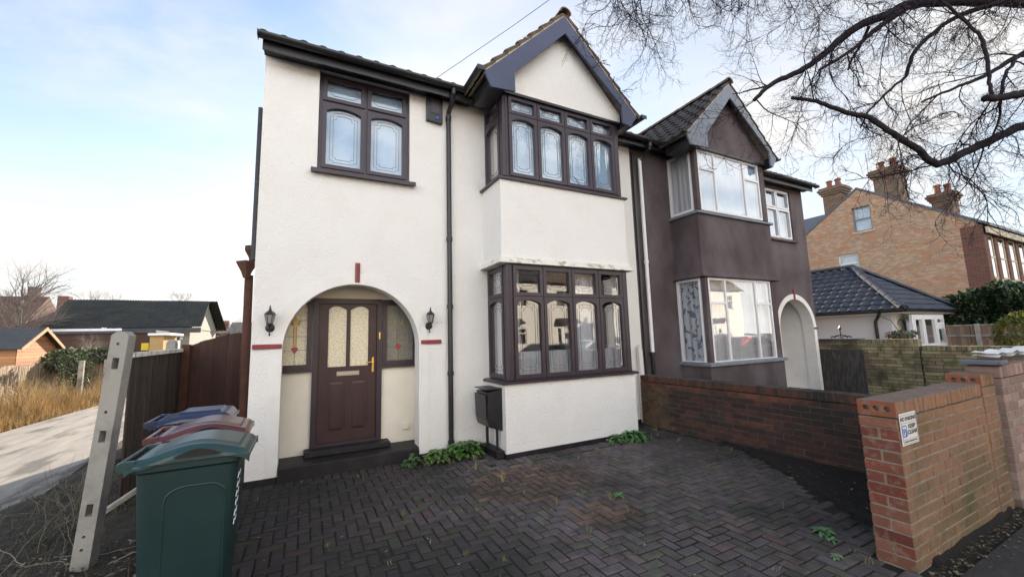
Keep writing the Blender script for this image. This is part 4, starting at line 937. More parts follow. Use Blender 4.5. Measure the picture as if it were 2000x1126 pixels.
bin_((-.845, -.98, G), .02, 'bin_blue', 'bin_blue', 'flat', 'navy blue wheelie bin, furthest of the row, by the fence')
m_ = MB()
for z, k in ((.82, 0), (.765, 1), (.715, 0), (.665, 1), (.61, 0), (.56, 1)):
    for q in range(2): m_.beam((.236-(.9-z)*.045+.004, -.20+q*.07+k*.01, z-.012), (.236-(.9-z)*.045+.005, -.165+q*.07, z+.012), .003, .008)
m_.build('painted_mark', 'white', gb, world=False)

# ================================================================== GROUND
gm_ = MB(); gm_.grid(lambda a, b: Vector((-220+440*a, -160+420*b, -.17 - (.9 if (-220+440*a) > 11.8 and 0 else 0))), 8, 8); struct(gm_, 'ground', 'ground', recalc=False)
def in_poly(p, P):
    c = False
    for i in range(len(P)):
        a, b = P[i], P[i-1]
        if (a[1] > p[1]) != (b[1] > p[1]) and p[0] < (b[0]-a[0])*(p[1]-a[1])/(b[1]-a[1])+a[0]: c = not c
    return c
BED = [(5.47, -1.5), (5.30, -1.95), (4.95, -2.6), (4.50, -3.25), (4.25, -3.65), (3.95, -4.05), (3.8, -4.32), (5.48, -4.32)]
pv = MB(); w_ = .1
def paver(cx, cy, hx, hy, z=G):
    q = noise.noise(Vector((cx*.9, cy*.9, 3.1))); r = rnd()
    base = (.112, .094, .100) if r < .60 else ((.122, .096, .092) if r < .80 else ((.104, .102, .084) if r < .985 else (.125, .082, .084)))
    d = math.hypot((cx-2.35)/.75, (cy+1.5)/.55); d2 = math.hypot((cx-2.5)/.35, (cy+2.55)/.25)
    if d < 1 or d2 < 1: base = random.choice([(.165, .11, .085), (.135, .095, .08), (.115, .085, .078)])
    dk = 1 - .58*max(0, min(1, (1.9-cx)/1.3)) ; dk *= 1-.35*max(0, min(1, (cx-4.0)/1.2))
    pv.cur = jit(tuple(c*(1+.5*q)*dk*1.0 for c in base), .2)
    z += .012*noise.noise(Vector((cx*.9, cy*.9, 0))) + U(-.004, .003); g = .006; e = .010
    tx, ty = U(-.018, .018), U(-.018, .018)
    P = []
    for (i, zz) in ((g, z-.03), (g, z-.005), (g+e, z)):
        for sx, sy in ((-1, -1), (1, -1), (1, 1), (-1, 1)): P.append((cx+sx*(hx-i), cy+sy*(hy-i), zz+tx*sx*hx+ty*sy*hy))
    F = [(8, 9, 10, 11)]
    for a in (0, 4): F += [(a+k, a+(k+1) % 4, a+4+(k+1) % 4, a+4+k) for k in range(4)]
    pv.add(P, F)
X_0, X_1, Y_0, Y_1 = -.95, 5.6, -4.42, -.22
def okp(x, y):
    if not (X_0 < x < X_1 and Y_0 < y < -.0): return False
    if y > -.22: return False
    if 2.2 < x < 4.98 and y > -.89: return False
    if x > 5.38 and y > -4.1: return False
    if in_poly((x+.34*noise.noise(Vector((x*2.9, y*2.9, 1))), y+.34*noise.noise(Vector((x*2.9, y*2.9, 8)))), BED): return False
    if 3.5 < x and y < -4.05: return False
    return True
q_ = .092
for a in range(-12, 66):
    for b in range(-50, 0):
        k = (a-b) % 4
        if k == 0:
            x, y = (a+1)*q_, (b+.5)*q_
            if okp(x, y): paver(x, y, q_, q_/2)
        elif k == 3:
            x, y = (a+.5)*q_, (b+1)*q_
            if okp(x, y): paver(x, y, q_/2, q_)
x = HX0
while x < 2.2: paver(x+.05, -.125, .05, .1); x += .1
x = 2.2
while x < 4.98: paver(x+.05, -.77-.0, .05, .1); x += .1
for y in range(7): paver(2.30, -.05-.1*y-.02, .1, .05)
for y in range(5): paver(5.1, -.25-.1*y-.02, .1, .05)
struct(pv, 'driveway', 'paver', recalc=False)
struct(MB().prism([(-1.0, -4.44), (5.62, -4.44), (5.62, .2), (-1.0, .2)], -.16, G-.011), 'joint_bed', 'joint')
struct(MB().grid(lambda a, b: Vector((3.55+2.0*a, -4.35+3.5*b, (G-.045 + .075*(1 if in_poly((3.55+2.0*a, -4.35+3.5*b), BED) else -.1) + .015*noise.noise(Vector((a*14, b*22, 0)))))), 44, 70), 'soil_bed', 'soil', recalc=False, smooth=True)
# verge left of the drive
def vz(x, y): 
    e = min(1, max(0, (-.93-x)/.15)) * min(1, max(0, (x+2.9)/.4))
    return G-.05 + e*(.06+.05*noise.noise(Vector((x*2, y*2, 5)))+.02*noise.noise(Vector((x*9, y*9, 5))))
struct(MB().grid(lambda a, b: Vector((-3.3+2.45*a, -6.2+10.5*b, vz(-3.3+2.45*a, -6.2+10.5*b))), 50, 140), 'verge', 'verge', recalc=False, smooth=True)
al = MB(); AL = [(-2.3, -7), (-2.45, 0), (-2.75, 3), (-3.0, 6), (-2.9, 10), (-2.4, 16), (-1.5, 30), (-5.5, 30), (-5.6, 18), (-5.15, 11), (-5.3, 7), (-5.35, 3), (-5.6, -7)]
al.prism(AL, -.16, -.065); struct(al, 'alley', 'alley')
struct(MB().box(-2.3, 60, -6.9, -4.445, -.16, -.052), 'pavement', 'asphalt')
struct(MB().box(-30, 60, -14.2, -7.05, -.162, -.155), 'street', 'asphalt')
kb = MB(); x = -2.3
while x < 30: kb.box(x, x+.9, -7.03, -6.905, -.16, -.045, .012); x += .91
struct(kb, 'kerb', 'concrete'); struct(MB().box(-30, 60, -16.2, -14.25, -.16, -.05), 'far_pavement', 'asphalt')
struct(MB().box(5.85, 12.0, -4.1, -.02, -.165, -.08), 'neighbour_yard', 'verge')

# ================================================================== SMALL PLANTS
def blade(mb, p, h, lean, w_=.004, seg=3):
    a = U(0, 2*PI); d = Vector((math.cos(a), math.sin(a), 0)); s_ = Vector((-d.y, d.x, 0)); V = []
    for i in range(seg+1):
        t = i/seg; c = Vector(p)+Vector((0, 0, h*t*(1-.25*lean*t)))+d*(lean*h*t*t); ww = w_*(1-t)*.5+.0004
        V += [c-s_*ww, c+s_*ww]
    mb.add(V, [(2*i, 2*i+1, 2*i+3, 2*i+2) for i in range(seg)])
def leaf(mb, p, d, L, w_, droop=.3, up=(0, 0, 1)):
    d = Vector(d).normalized(); s_ = d.cross(Vector(up)); s_ = s_.normalized() if s_.length > .01 else Vector((1, 0, 0)); n = s_.cross(d); V = []
    for i in range(5):
        t = i/4; ww = w_*math.sin(PI*min(1, .08+t*.9))**.8*.5; c = Vector(p)+d*(L*t)-Vector((0, 0, droop*L*t*t)); V += [c-s_*ww+n*ww*.4, c, c+s_*ww+n*ww*.4]
    F = []
    for i in range(4): F += [(3*i, 3*i+1, 3*i+4, 3*i+3), (3*i+1, 3*i+2, 3*i+5, 3*i+4)]
    mb.add(V, F)
def leafy(name, x, y, r, hgt, n, label, col=(.07, .16, .035), z=G, group=None, lw=.5, cat='weed'):
    t = MB()
    for i in range(n):
        a = U(0, 2*PI); q = r*rnd()**.6; c = Vector((math.cos(a)*q, math.sin(a)*q*.8, 0)); h_ = hgt*(1-.5*q/r)*U(.3, 1); t.cur = jit(col, .35)
        e = c*1.0+Vector((0, 0, h_)); L = U(.35, .6)*min(hgt, .16)+.02
        dd = Vector((math.cos(a)+U(-.5, .5), math.sin(a)+U(-.5, .5), U(-.1, .6))); leaf(t, e, dd, L, L*lw, U(.2, .6))
        if i % 4 == 0: t.cur = tuple(k*.8 for k in col); t.tube([c*.4, c*.8+Vector((0, 0, h_*.5)), e], .0022, 3, cap=False)
    o = t.build(name, 'leaf', None, world=False, recalc=False); o.location = (x, y, z); return tag(o, label, cat, group)
leafy('leafy_weed', 1.98, -.20, .24, .24, 120, 'large clump of broad green weeds at the wall between the downpipe and the meter box', lw=.75)
leafy('leafy_weed', 1.62, -.22, .15, .16, 90, 'bright green low weed clump in front of the foot of the black downpipe', (.11, .19, .05), lw=.7)
leafy('leafy_weed', 1.27, -.26, .09, .12, 40, 'small dark green weed at the right end of the porch step', (.06, .14, .04), lw=.8)
leafy('leafy_weed', 4.50, -.82, .16, .15, 80, 'leafy weed at the right foot of the bay wall', (.07, .17, .05), lw=.6)
leafy('leafy_weed', 4.15, -.80, .10, .12, 40, 'smaller weed just left of the one at the right foot of the bay wall', (.08, .18, .05), lw=.6)
def rosette(px, py, r, n, label, col=(.10, .22, .06)):
    p = at(px, py, 2, G); t = MB()
    for i in range(n):
        a = 2*PI*i/n+U(-.2, .2); t.cur = jit(col, .25); leaf(t, (0, 0, .01), (math.cos(a), math.sin(a), U(.15, .7)), r*U(.7, 1.1), r*.36, .45)
    o = t.build('rosette_weed', 'leaf', None, world=False, recalc=False); o.location = p; tag(o, label, 'weed')
rosette(1208, 968, .075, 9, 'bright green rosette weed in the middle of the paving')
rosette(1609, 1040, .10, 12, 'tall pale green weed near the soil bed by the red wall', (.09, .19, .07))
rosette(1625, 1056, .06, 8, 'small green rosette just below the tall pale weed near the wall', (.09, .21, .08))
rosette(1635, 1090, .065, 8, 'grey-green rosette weed near the foot of the red brick wall end', (.12, .20, .10))
rosette(1545, 935, .045, 7, 'tiny green weed at the edge of the dark soil bed', (.09, .2, .08))
rosette(755, 905, .05, 7, 'tiny weed sprouting in front of the porch step', (.06, .12, .05))
def tuft(px, py, h, n, label=None, col=(.20, .20, .09)):
    p = at(px, py, 2, G); t = MB()
    for i in range(n): t.cur = jit(col, .4); blade(t, (U(-.02, .02), U(-.02, .02), -.01), h*U(.5, 1.1), U(.1, 1.1), .005)
    o = t.build('grass_tuft', 'dead', None, world=False, recalc=False); o.location = p
    tag(o, label or 'small wispy grass tuft growing from a joint in the paving', 'grass tuft', 'grass tufts between the pavers')
tuft(818, 975, .07, 26, 'green grass tuft on the dark paving in front of the porch', (.11, .20, .07)); tuft(790, 1005, .06, 18, 'yellowish grass tuft below the green one in front of the porch')
tuft(928, 915, .10, 16, 'straw-coloured tuft left of the reddish patch of paving', (.30, .26, .12)); tuft(983, 938, .12, 18, 'straw-coloured tuft on the right of the reddish patch of paving', (.30, .26, .12))
tuft(1193, 975, .11, 20, 'pale grass tuft left of the bright green rosette', (.24, .25, .11)); tuft(800, 890, .14, 30, 'tall dry tuft against the porch step', (.16, .16, .08)); tuft(1530, 990, .12, 12, 'thin upright blades at the right of the paving by the soil bed', (.14, .18, .10))
tuft(1152, 1038, .09, 9, 'pale seed stalks in the joint below the bright rosette', (.25, .28, .15)); tuft(1140, 960, .05, 10); tuft(1026, 960, .05, 8); tuft(1072, 995, .04, 8); tuft(640, 1065, .05, 14); tuft(700, 930, .05, 12); tuft(1240, 1000, .05, 8); tuft(985, 1095, .05, 14); tuft(1105, 900, .05, 10); tuft(865, 880, .14, 24, 'grass tuft beside the weeds near the downpipe', (.18, .2, .08)); tuft(845, 888, .12, 20, 'dry grass tuft between the porch step and the weeds', (.2, .18, .09)); tuft(500, 975, .05, 12); tuft(590, 940, .04, 10); tuft(1330, 870, .06, 12); tuft(1285, 850, .08, 14); tuft(1400, 880, .05, 8); tuft(1460, 1100, .05, 10); tuft(1700, 1100, .07, 18, 'dry tuft at the foot of the red brick wall end', (.2, .18, .1)); tuft(1665, 1075, .05, 10); tuft(910, 1080, .04, 8); tuft(760, 1100, .04, 8)
for i in range(34):
    x, y = U(.2, 5.2), U(-4.0, -.4)
    if not okp(x, y): continue
    t = MB()
    for k in range(random.randint(4, 12)): t.cur = jit(random.choice([(.22, .21, .11), (.14, .18, .08), (.30, .26, .15)]), .4); blade(t, (U(-.015, .015), U(-.015, .015), -.01), U(.02, .07), U(.3, 1.4), .0045)
    o = t.build('grass_tuft', 'dead', None, world=False, recalc=False); o.location = (round(x/.092)*.092, y, G); tag(o, 'small wispy grass tuft growing from a joint in the paving', 'grass tuft', 'grass tufts between the pavers')
for (x, y, h_) in ((1.75, -.38, .13), (2.05, -.45, .12), (1.45, -.33, .11), (2.2, -.3, .14), (4.3, -.95, .09), (4.75, -.9, .10), (5.2, -.55, .10), (5.0, -1.2, .06)):
    t = MB()
    for k in range(18): t.cur = jit(random.choice([(.22, .21, .11), (.10, .17, .06), (.28, .26, .14)]), .4); blade(t, (U(-.04, .04), U(-.03, .03), -.01), h_*U(.4, 1.1), U(.2, 1.2), .005)
    o = t.build('grass_tuft', 'dead', None, world=False, recalc=False); o.location = (x, y, G); tag(o, 'ragged mixed grass tuft at the edge of the paving near the house wall', 'grass tuft', 'ragged tufts along the foot of the house')
# leaf litter, moss crumbs and twigs: nobody could count them
lt = MB()
def litter(x, y, z, s_=.02, cols=((.16, .12, .08), (.10, .07, .045), (.24, .20, .14), (.07, .05, .035))):
    lt.cur = pick(cols); a = U(0, 6.28); leaf(lt, (x, y, z+U(.002, .012)), (math.cos(a), math.sin(a), U(-.1, .3)), s_*U(.6, 1.6), s_*U(.4, .9), U(-.3, .3))
for i in range(1300):
    x, y = U(3.6, 5.45), U(-4.1, -.9)
    if in_poly((x, y), BED) and noise.noise(Vector((x*3, y*3, 4))) > -.12+.3*rnd()-.2: litter(x, y, G+.04, .026 if rnd() < .25 else .014, ((.10, .075, .05), (.06, .045, .03), (.20, .17, .12), (.04, .03, .02)))
for i in range(650):
    x, y = U(-.9, 5.4), U(-4.3, -.3)
    if okp(x, y): litter(x, y, G+.001, .009 if rnd() < .75 else .018, ((.30, .28, .22), (.14, .13, .08), (.10, .12, .05)))
for i in range(1500):
    x, y = U(3.3, 5.4), U(-4.2, -.9)
    ex = noise.noise(Vector((x*2.6, y*2.6, 6)))*.5
    if not in_poly((x, y), BED) and in_poly((x+.28+ex*.4, y+ex*.3), BED):
        litter(x, y, G+.002, .022 if rnd() < .3 else .013, ((.012, .010, .008), (.02, .016, .012), (.012, .010, .008), (.16, .13, .09)))
for i in range(220): x = U(.9, 2.4); litter(x, -.22-abs(random.gauss(0, .12)), G, .018)
for i in range(160): x = U(1.7, 2.9); litter(x, U(-1.6, -.7), G, .02, ((.3, .24, .14), (.24, .16, .1)))
for i in range(450): litter(U(3.4, 7), -4.36-abs(random.gauss(0, .07)), G+.01, .02, ((.12, .09, .06), (.2, .16, .11), (.06, .05, .04)))
for i in range(90): litter(U(3.4, 7), U(-5.6, -4.6), G+.01, .018, ((.09, .07, .05), (.05, .04, .03)))
for i in range(120): x = U(5.3, 5.6); litter(x, U(-4, -.1), .71+.0, .02, ((.1, .12, .05), (.2, .18, .12)))
tag(lt.build('leaf_litter', 'dead', recalc=False), 'dead leaves and crumbs scattered over the paving, soil bed and wall foot', 'leaf litter', kind='stuff')
ml = MB()
for i in range(900):
    x = U(.0, 5.4); y = U(-4.3, -.25)
    if not okp(x, y): continue
    q = noise.noise(Vector((x*1.1, y*1.1, 9)))
    if q < .05: continue
    ml.cur = jit((.035, .05, .018), .4); r = U(.004, .012); ml.lathe([(r, 0), (r*.7, r*.5), (.0005, r*.7)], (round(x*10)/10+U(-.006, .006), y, G-.004), 5, cap=False)
tag(ml.build('moss_crumbs', 'dead', recalc=False), 'tiny moss cushions in the joints of the paving', 'moss', kind='stuff')
# verge: dead stems, brambles and scrub beside the alley
sc = MB()
def stem(mb, p, L, r, col, seg=5, up=.5, wob=.35):
    mb.cur = jit(col, .3); a = U(0, 2*PI); d = Vector((math.cos(a), math.sin(a), up)).normalized(); P = [Vector(p)]
    for i in range(seg): d = (d+Vector((U(-wob, wob), U(-wob, wob), U(-wob, wob)-.12))).normalized(); P.append(P[-1]+d*(L/seg))
    mb.tube(P, [r*(1-.7*i/seg) for i in range(seg+1)], 3, cap=False)
for i in range(5200):
    x = U(-2.85, -.98); y = -4.2+6.3*rnd()**1.1
    if rnd() < .35: y = U(-4.0, -1.5)
    z = vz(x, y); k = noise.noise(Vector((x*1.6, y*1.6, 2)))
    if -2.35 < x < -1.5 and -1.4 < y < 1.8: blade(sc, (x, y, z), U(.06, .26)*(1+.8*k), U(.2, 1.4), .006) if rnd() < .9 else stem(sc, (x, y, z), U(.2, .5), .0025, (.16, .14, .10))
    else: stem(sc, (x, y, z+.01), U(.06, .28), U(.001, .0022), (.065, .055, .04), 4, U(0, .5)) if rnd() < .6 else blade(sc, (x, y, z), U(.03, .12), U(.6, 1.6), .006)
    sc.cur = jit(random.choice([(.07, .07, .035), (.09, .075, .045), (.05, .055, .025), (.15, .13, .09)]), .3)
for i in range(110): stem(sc, (U(-2.2, -1.0), U(-3.8, -1.2), .0), U(.4, .9), U(.003, .0045), (.20, .17, .13), 9, .35, .4)
for i in range(900): x, y = U(-2.4, -.95), U(-4.2, -1.0); sc.cur = pick([(.13, .11, .085), (.06, .05, .035), (.22, .2, .16)]); leaf(sc, (x, y, vz(x, y)+U(.01, .05)), (U(-1, 1), U(-1, 1), U(-.2, .5)), U(.02, .06), U(.01, .025), .2)
tag(sc.build('verge_scrub', 'dead', recalc=False), 'tangle of dead stems, dry grass and leaves on the verge by the leaning post', 'scrub', kind='stuff')
for i, (x, y) in enumerate([(-1.95, .45), (-1.85, -.35)]):
    b = MB()
    for k in range(40): stem(b, (U(-.12, .12), U(-.2, .2), 0), U(.35, .75), .0025, (.13, .115, .09), 7, 1.3, .3)
    o = b.build('leafless_bush', 'dead', None, world=False, recalc=False); o.location = (x, y, G); tag(o, ['wiry leafless bush on the verge just behind the leaning post', 'wiry leafless bush on the verge, left of the leaning post'][i], 'bush')

# dry golden grass on the far side of the alley
dg = MB()
for i in range(15000):
    y = U(3.4, 14.5); x = -5.42 - abs(random.gauss(0, .75)) + .10*max(0, min(4, y-7)); k = noise.noise(Vector((x*.9, y*.9, 1)))
    if x < -7.6: continue
    dg.cur = jit(random.choice([(.50, .33, .14), (.60, .43, .20), (.36, .22, .09), (.68, .54, .30), (.22, .14, .06)]), .3)
    edge = min(1, (-5.35-x)/.5+.15); h_ = U(.3, 1.0)*(.9+1.0*k)*max(.15, edge)
    blade(dg, (x, y, -.1), h_, U(.05, .75), .011, 3)
tag(dg.build('dry_grass', 'dead', recalc=False), 'tall golden dry grass along the far side of the alley', 'grass', kind='stuff')

# ================================================================== LEFT BACKGROUND
LA = [(.30, .215, .14), (.25, .18, .12), (.34, .25, .17), (.20, .15, .10)]
sfn = thing('slatted_fence', (-7, 11, 0), 'weathered vertical slat fence behind the dry grass', 'fence')
pts = [Vector((-6.5, 5.0, 0)), at(0, 717, 2, 1.1), at(96, 708, 2, 1.1), at(216, 702, 2, 1.1), at(216, 702, 2, 1.1)+Vector((3.5, 1.0, 0))]
for i in range(4):
    a, b = Vector((pts[i].x, pts[i].y, 0)), Vector((pts[i+1].x, pts[i+1].y, 0)); d = (b-a); L = d.length; d.normalize(); mb = MB()
    boards(mb, LF(a, d, (d.y, -d.x, 0)), 0, L, lambda x: 1.1+.03*math.sin(x*3), -.2, w_=.12, gap=.02, pal=LA); mb.build('slats', 'fence_pale', sfn)
mb = MB()
for px, py in ((96, 700), (156, 702), (205, 700)): p = at(px, py+5, 2, 1.15); mb.box(p.x+.03, p.x+.14, p.y-.16, p.y-.05, -.2, 1.2, .01)
mb.build('post', 'timber_grey', sfn)
# shed
sh = thing('garden_shed', (-10, 18.6, 0), 'orange-brown wooden shed with a dark felt roof beyond the slat fence', 'shed')
def clad(mb, T, poly_y0, poly_y1, z0, zt, pal):
    z = z0
    while z < zt:
        z1 = min(zt, z+.13); mb.cur = pick(pal); w0 = (poly_y0, poly_y1)
        if z > 1.66: k = (z-1.66)/(2.40-1.66); w0 = (poly_y0+k*(poly_y1-poly_y0)/2, poly_y1-k*(poly_y1-poly_y0)/2)
        if w0[1]-w0[0] < .1: break
        mb.plate([rect(w0[0], w0[1], z, z1-.008)], T, 0, .02+.0); z = z1
ORG = [(.42, .19, .08), (.46, .22, .10), (.38, .16, .07)]
mb = MB(); clad(mb, LF((-10, 0, 0), (0, 1, 0), (1, 0, 0)), 17.3, 20.0, -.2, 2.36, ORG); clad(mb, LF((0, 17.3, 0), (1, 0, 0), (0, -1, 0)), -14, -10, -.2, 1.65, ORG)
mb.cur = (.3, .12, .05); mb.prism([(-13.98, 17.33), (-10.02, 17.33), (-10.02, 19.98), (-13.98, 19.98)], -.2, 1.66); mb.add([(-10.02, 17.33, 1.66), (-10.02, 19.98, 1.66), (-10.02, 18.65, 2.38)], [(0, 1, 2)]); mb.build('cladding', 'shed', sh)
mb = MB()
for sgn in (-1, 1): mb.beam((-11.9, 18.65+sgn*.78, 2.03), (-11.9, 18.65+sgn*.78001, 2.03), 4.2, .05) if False else mb.add([(-14.1, 18.65, 2.44), (-9.78, 18.65, 2.44), (-9.78, 18.65+sgn*1.55, 1.60), (-14.1, 18.65+sgn*1.55, 1.60), (-14.1, 18.65, 2.49), (-9.78, 18.65, 2.49), (-9.78, 18.65+sgn*1.55, 1.65), (-14.1, 18.65+sgn*1.55, 1.65)], [(0, 1, 2, 3), (4, 7, 6, 5), (0, 4, 5, 1), (1, 5, 6, 2), (2, 6, 7, 3), (3, 7, 4, 0)])
mb.build('roof', 'felt', sh)
mb = MB()
for sgn in (-1, 1): mb.beam((-9.77, 18.65, 2.40), (-9.77, 18.65+sgn*1.56, 1.57), .03, .13, up=(1, 0, 0)) if False else mb.add([(x, y, z) for x in (-9.775, -9.745) for (y, z) in ((18.65, 2.51), (18.65, 2.36), (18.65+sgn*1.57, 1.52), (18.65+sgn*1.57, 1.66))], [(0, 1, 2, 3), (4, 7, 6, 5), (0, 4, 5, 1), (1, 5, 6, 2), (2, 6, 7, 3), (3, 7, 4, 0)])
mb.cur = (.55, .33, .2); mb.c = [(.62, .38, .24)]*len(mb.c); mb.build('bargeboard', 'fence_pale', sh)
# big dark-roofed barn
bn = thing('barn', (-10, 30, 0), 'long low building with a big dark corrugated roof on the left skyline', 'barn')
rl, rr_, el, er = at(134, 583, 1, 33), at(411, 589, 1, 33), at(74, 640, 1, 28), at(393, 638.5, 1, 28)
rz = (rl.z+rr_.z)/2; ez = (el.z+er.z)/2; mb = MB(); nx = 240
def corr(x, q): return .02*math.sin(x*2*PI/.38)
for (y0, z0, y1, z1) in ((28, ez, 33, rz), (38, ez, 33, rz)):
    mb.grid(lambda a, b: Vector(((el.x*(1-b)+rl.x*b)*(1-a)+(rr_.x*b+er.x*(1-b))*a if y0 < 33 else el.x*(1-a)+er.x*a, y0+(y1-y0)*b, z0+(z1-z0)*b+corr(20*a, 0))), nx, 1)
mb.build('roof', 'barn_roof', bn, recalc=False)
mb = MB(); mb.box(el.x+1.0, rr_.x-.25, 28.6, 37.4, -.3, ez-.05); mb.add([(rr_.x-.2, 28.6, ez-.1), (rr_.x-.2, 37.4, ez-.1), (rr_.x-.2, 33, rz-.1), (rl.x+.6, 28.6, ez-.1), (rl.x+.6, 37.4, ez-.1), (rl.x+.6, 33, rz-.1)], [(0, 1, 2), (3, 5, 4)]); mb.build('wall', 'concrete', bn)
m2 = MB(); m2.box(el.x+.3, at(238, 645, 1, 27.95).x, 27.93, 27.99, ez-.42, ez-.05); m2.build('white_fascia', 'white_frame', bn)
m2 = MB(); m2.box(at(238, 645, 1, 27.95).x, er.x, 27.93, 27.99, ez-.38, ez-.05); m2.build('dark_fascia', 'felt', bn)
lb = thing('low_brick_building', (-9, 24, 0), 'low flat-roofed brown brick building in front of the dark-roofed barn', 'building')
a, b = at(98, 668, 1, 24), at(300, 670, 1, 24); zt = at(200, 651, 1, 24).z
MB().box(a.x, b.x, 24, 27.5, -.3, zt).build('wall', 'brick_brownb', lb); MB().box(a.x-.15, b.x+.1, 23.85, 27.6, zt, zt+.14).build('roof', 'felt', lb)
yp = at(282, 680, 1, 23.9); MB().box(yp.x-.16, yp.x+.16, 23.95, 23.98, yp.z-.1, yp.z+.3).build('yellow_notice', 'yellow', lb)
yb_ = thing('yellow_brick_store', (-6.8, 22.5, 0), 'small yellow brick store with a white flat roof beside the brown building', 'building')
a, b = at(292, 668, 1, 22.5), at(319, 668, 1, 22.5); zt = at(305, 655, 1, 22.5).z
MB().box(a.x, b.x, 22.5, 25, -.3, zt).build('wall', 'brick_yel', yb_); MB().box(a.x-.05, b.x+.3, 22.3, 25.1, zt, zt+.13, .02).build('roof', 'white_frame', yb_)
wd = thing('garage', (-6, 27, 0), 'pale garage doors under the right end of the barn roof', 'garage')
a, b = at(319, 668, 1, 27), at(347, 668, 1, 27); MB().box(a.x, b.x, 27, 27.6, -.3, at(330, 663, 1, 27).z).build('door', 'white_frame', wd); MB().box(a.x-.1, b.x+.1, 26.95, 27.7, at(330, 663, 1, 27).z, at(330, 663, 1, 27).z+.15).build('lintel', 'felt', wd)
def far_house(x0, x1, y0, zt, zr, roofm, wallm, label, depth=8, ridge_in=.0):
    t = thing('distant_house', ((x0+x1)/2, y0, 0), label, 'house')
    MB().box(x0, x1, y0, y0+depth, -.5, zt).build('wall', wallm, t)
    r = MB(); r.add([(x0-.3, y0-.3, zt-.1), (x1+.3, y0-.3, zt-.1), (x1+.3-ridge_in, y0+depth/2, zr), (x0-.3+ridge_in, y0+depth/2, zr), (x1+.3, y0+depth+.3, zt-.1), (x0-.3, y0+depth+.3, zt-.1)], [(0, 1, 2, 3), (3, 2, 4, 5), (0, 3, 5), (1, 4, 2)]); ro = r.build('roof', roofm, t)
    MB().box(x1-1.2, x1-.5, y0+depth/2-.4, y0+depth/2+.4, zr-.8, zr+1.0, .03).build('chimney', 'quoin', ro)
    w = MB(); n_ = max(1, int((x1-x0)/2.5))
    for i in range(n_): xx = x0+(i+.5)*(x1-x0)/n_; w.box(xx-.5, xx+.5, y0-.03, y0-.001, zt-1.5, zt-.4)
    w.build('window', 'glass_grey', t)
p = at(25, 640, 1, 40); q = at(98, 640, 1, 40); far_house(p.x, q.x, 40, p.z-.2, at(60, 600, 1, 44).z, 'roof_red', 'brick_brownb', 'distant house with a red-brown roof left of the barn', ridge_in=1.5)
p = at(-60, 640, 1, 50); q = at(34, 640, 1, 50); far_house(p.x, q.x, 50, p.z, at(10, 578, 1, 54).z, 'roof_red', 'brick_brownb', 'farther red-roofed house at the left edge of the picture')
p = at(448, 650, 1, 55); q = at(474, 650, 1, 55); far_house(p.x, q.x+6, 55, p.z, at(455, 629, 1, 59).z, 'roof_grey', 'brick_brownb', 'distant grey-roofed house between the gate and the cream house')
p = at(420, 650, 1, 60); q = at(446, 650, 1, 60); far_house(p.x, q.x, 60, p.z, at(430, 640, 1, 64).z, 'roof_red', 'brick_brownb', 'lower distant house just right of the barn gable')

def bushy(name, c, r3, n, cols, label, lsz=.06, cat='bush', mat_='leaf', group=None, inner=True):
    t = thing(name, (c[0], c[1], c[2]-r3[2]), label, cat, group); mb = MB(); sd = U(0, 99)
    for i in range(n):
        v = Vector((random.gauss(0, 1), random.gauss(0, 1), random.gauss(0, 1))).normalized(); k = U(.72, 1)*(1+.28*noise.noise(v*2.3+Vector((sd, 0, 0))))
        p = Vector((v.x*r3[0]*k, v.y*r3[1]*k, r3[2]+v.z*r3[2]*k)); mb.cur = jit(random.choice(cols), .35)
        leaf(mb, p, v+Vector((U(-.8, .8), U(-.8, .8), U(-.3, .9))), lsz*U(.7, 1.4), lsz*.55, .3)
    mb.build('foliage', mat_, t, world=False, recalc=False)
    if inner:
        st = MB()
        for i in range(14): a = U(0, 6.28); st.tube([(0, 0, 0), (math.cos(a)*r3[0]*.3, math.sin(a)*r3[1]*.3, r3[2]*.8), (math.cos(a)*r3[0]*.7, math.sin(a)*r3[1]*.7, r3[2]*U(.6, 1.6))], [.03, .02, .008], 5)
        st.build('stems', 'bark', t, world=False)
    return t
GR = [(.045, .075, .02), (.07, .10, .03), (.10, .12, .05), (.03, .05, .018)]
for (px, py, Y, rx, rz_, lab) in ((128, 704, 14.6, .62, .36, 'pale-edged ivy bush leaning over the slat fence beside the shed'), (196, 694, 15.8, 1.1, .26, 'low dark green ivy mass on top of the fence, right of the pale ivy'), (150, 722, 13.3, .35, .75, 'ivy hanging down the front of the slat fence')):
    p = at(px, py, 1, Y); bushy('ivy_bush', p, (rx, .6, rz_), 1500 if rx > .5 else 800, GR+[(.30, .32, .20)]*(2 if rx < 1 else 0), lab, .11)

# ------------------------------------------------------------------ trees
def grow(mb, p, d, L, r, lvl, cfg):
    seg = cfg['seg'][lvl]; P = [Vector(p)]; d = Vector(d).normalized(); Rr = [r]
    for i in range(seg):
        w = cfg['wob'][lvl]; d = (d+Vector((U(-w, w), U(-w, w), U(-w, w)+cfg['grav'][lvl]))).normalized(); P.append(P[-1]+d*(L/seg)); Rr.append(r*(1-cfg['tap']*(i+1)/seg))
    mb.tube(P, Rr, cfg['sides'][lvl], cap=False)
    if lvl+1 < len(cfg['n']):
        n_ = cfg['n'][lvl+1]; n_ = int(n_*U(.7, 1.3)+.5)
        for k in range(n_):
            t = U(.15, 1); i = min(seg-1, int(t*seg)); q = P[i].lerp(P[i+1], t*seg-i); ax = (P[i+1]-P[i]).normalized()
            o = ax.orthogonal().normalized(); o = Quaternion(ax, U(0, 2*PI)) @ o
            an = U(*cfg['ang']); nd = ax*math.cos(an)+o*math.sin(an)
            grow(mb, q, nd, L*U(*cfg['len']), Rr[i]*cfg['rr'], lvl+1, cfg)
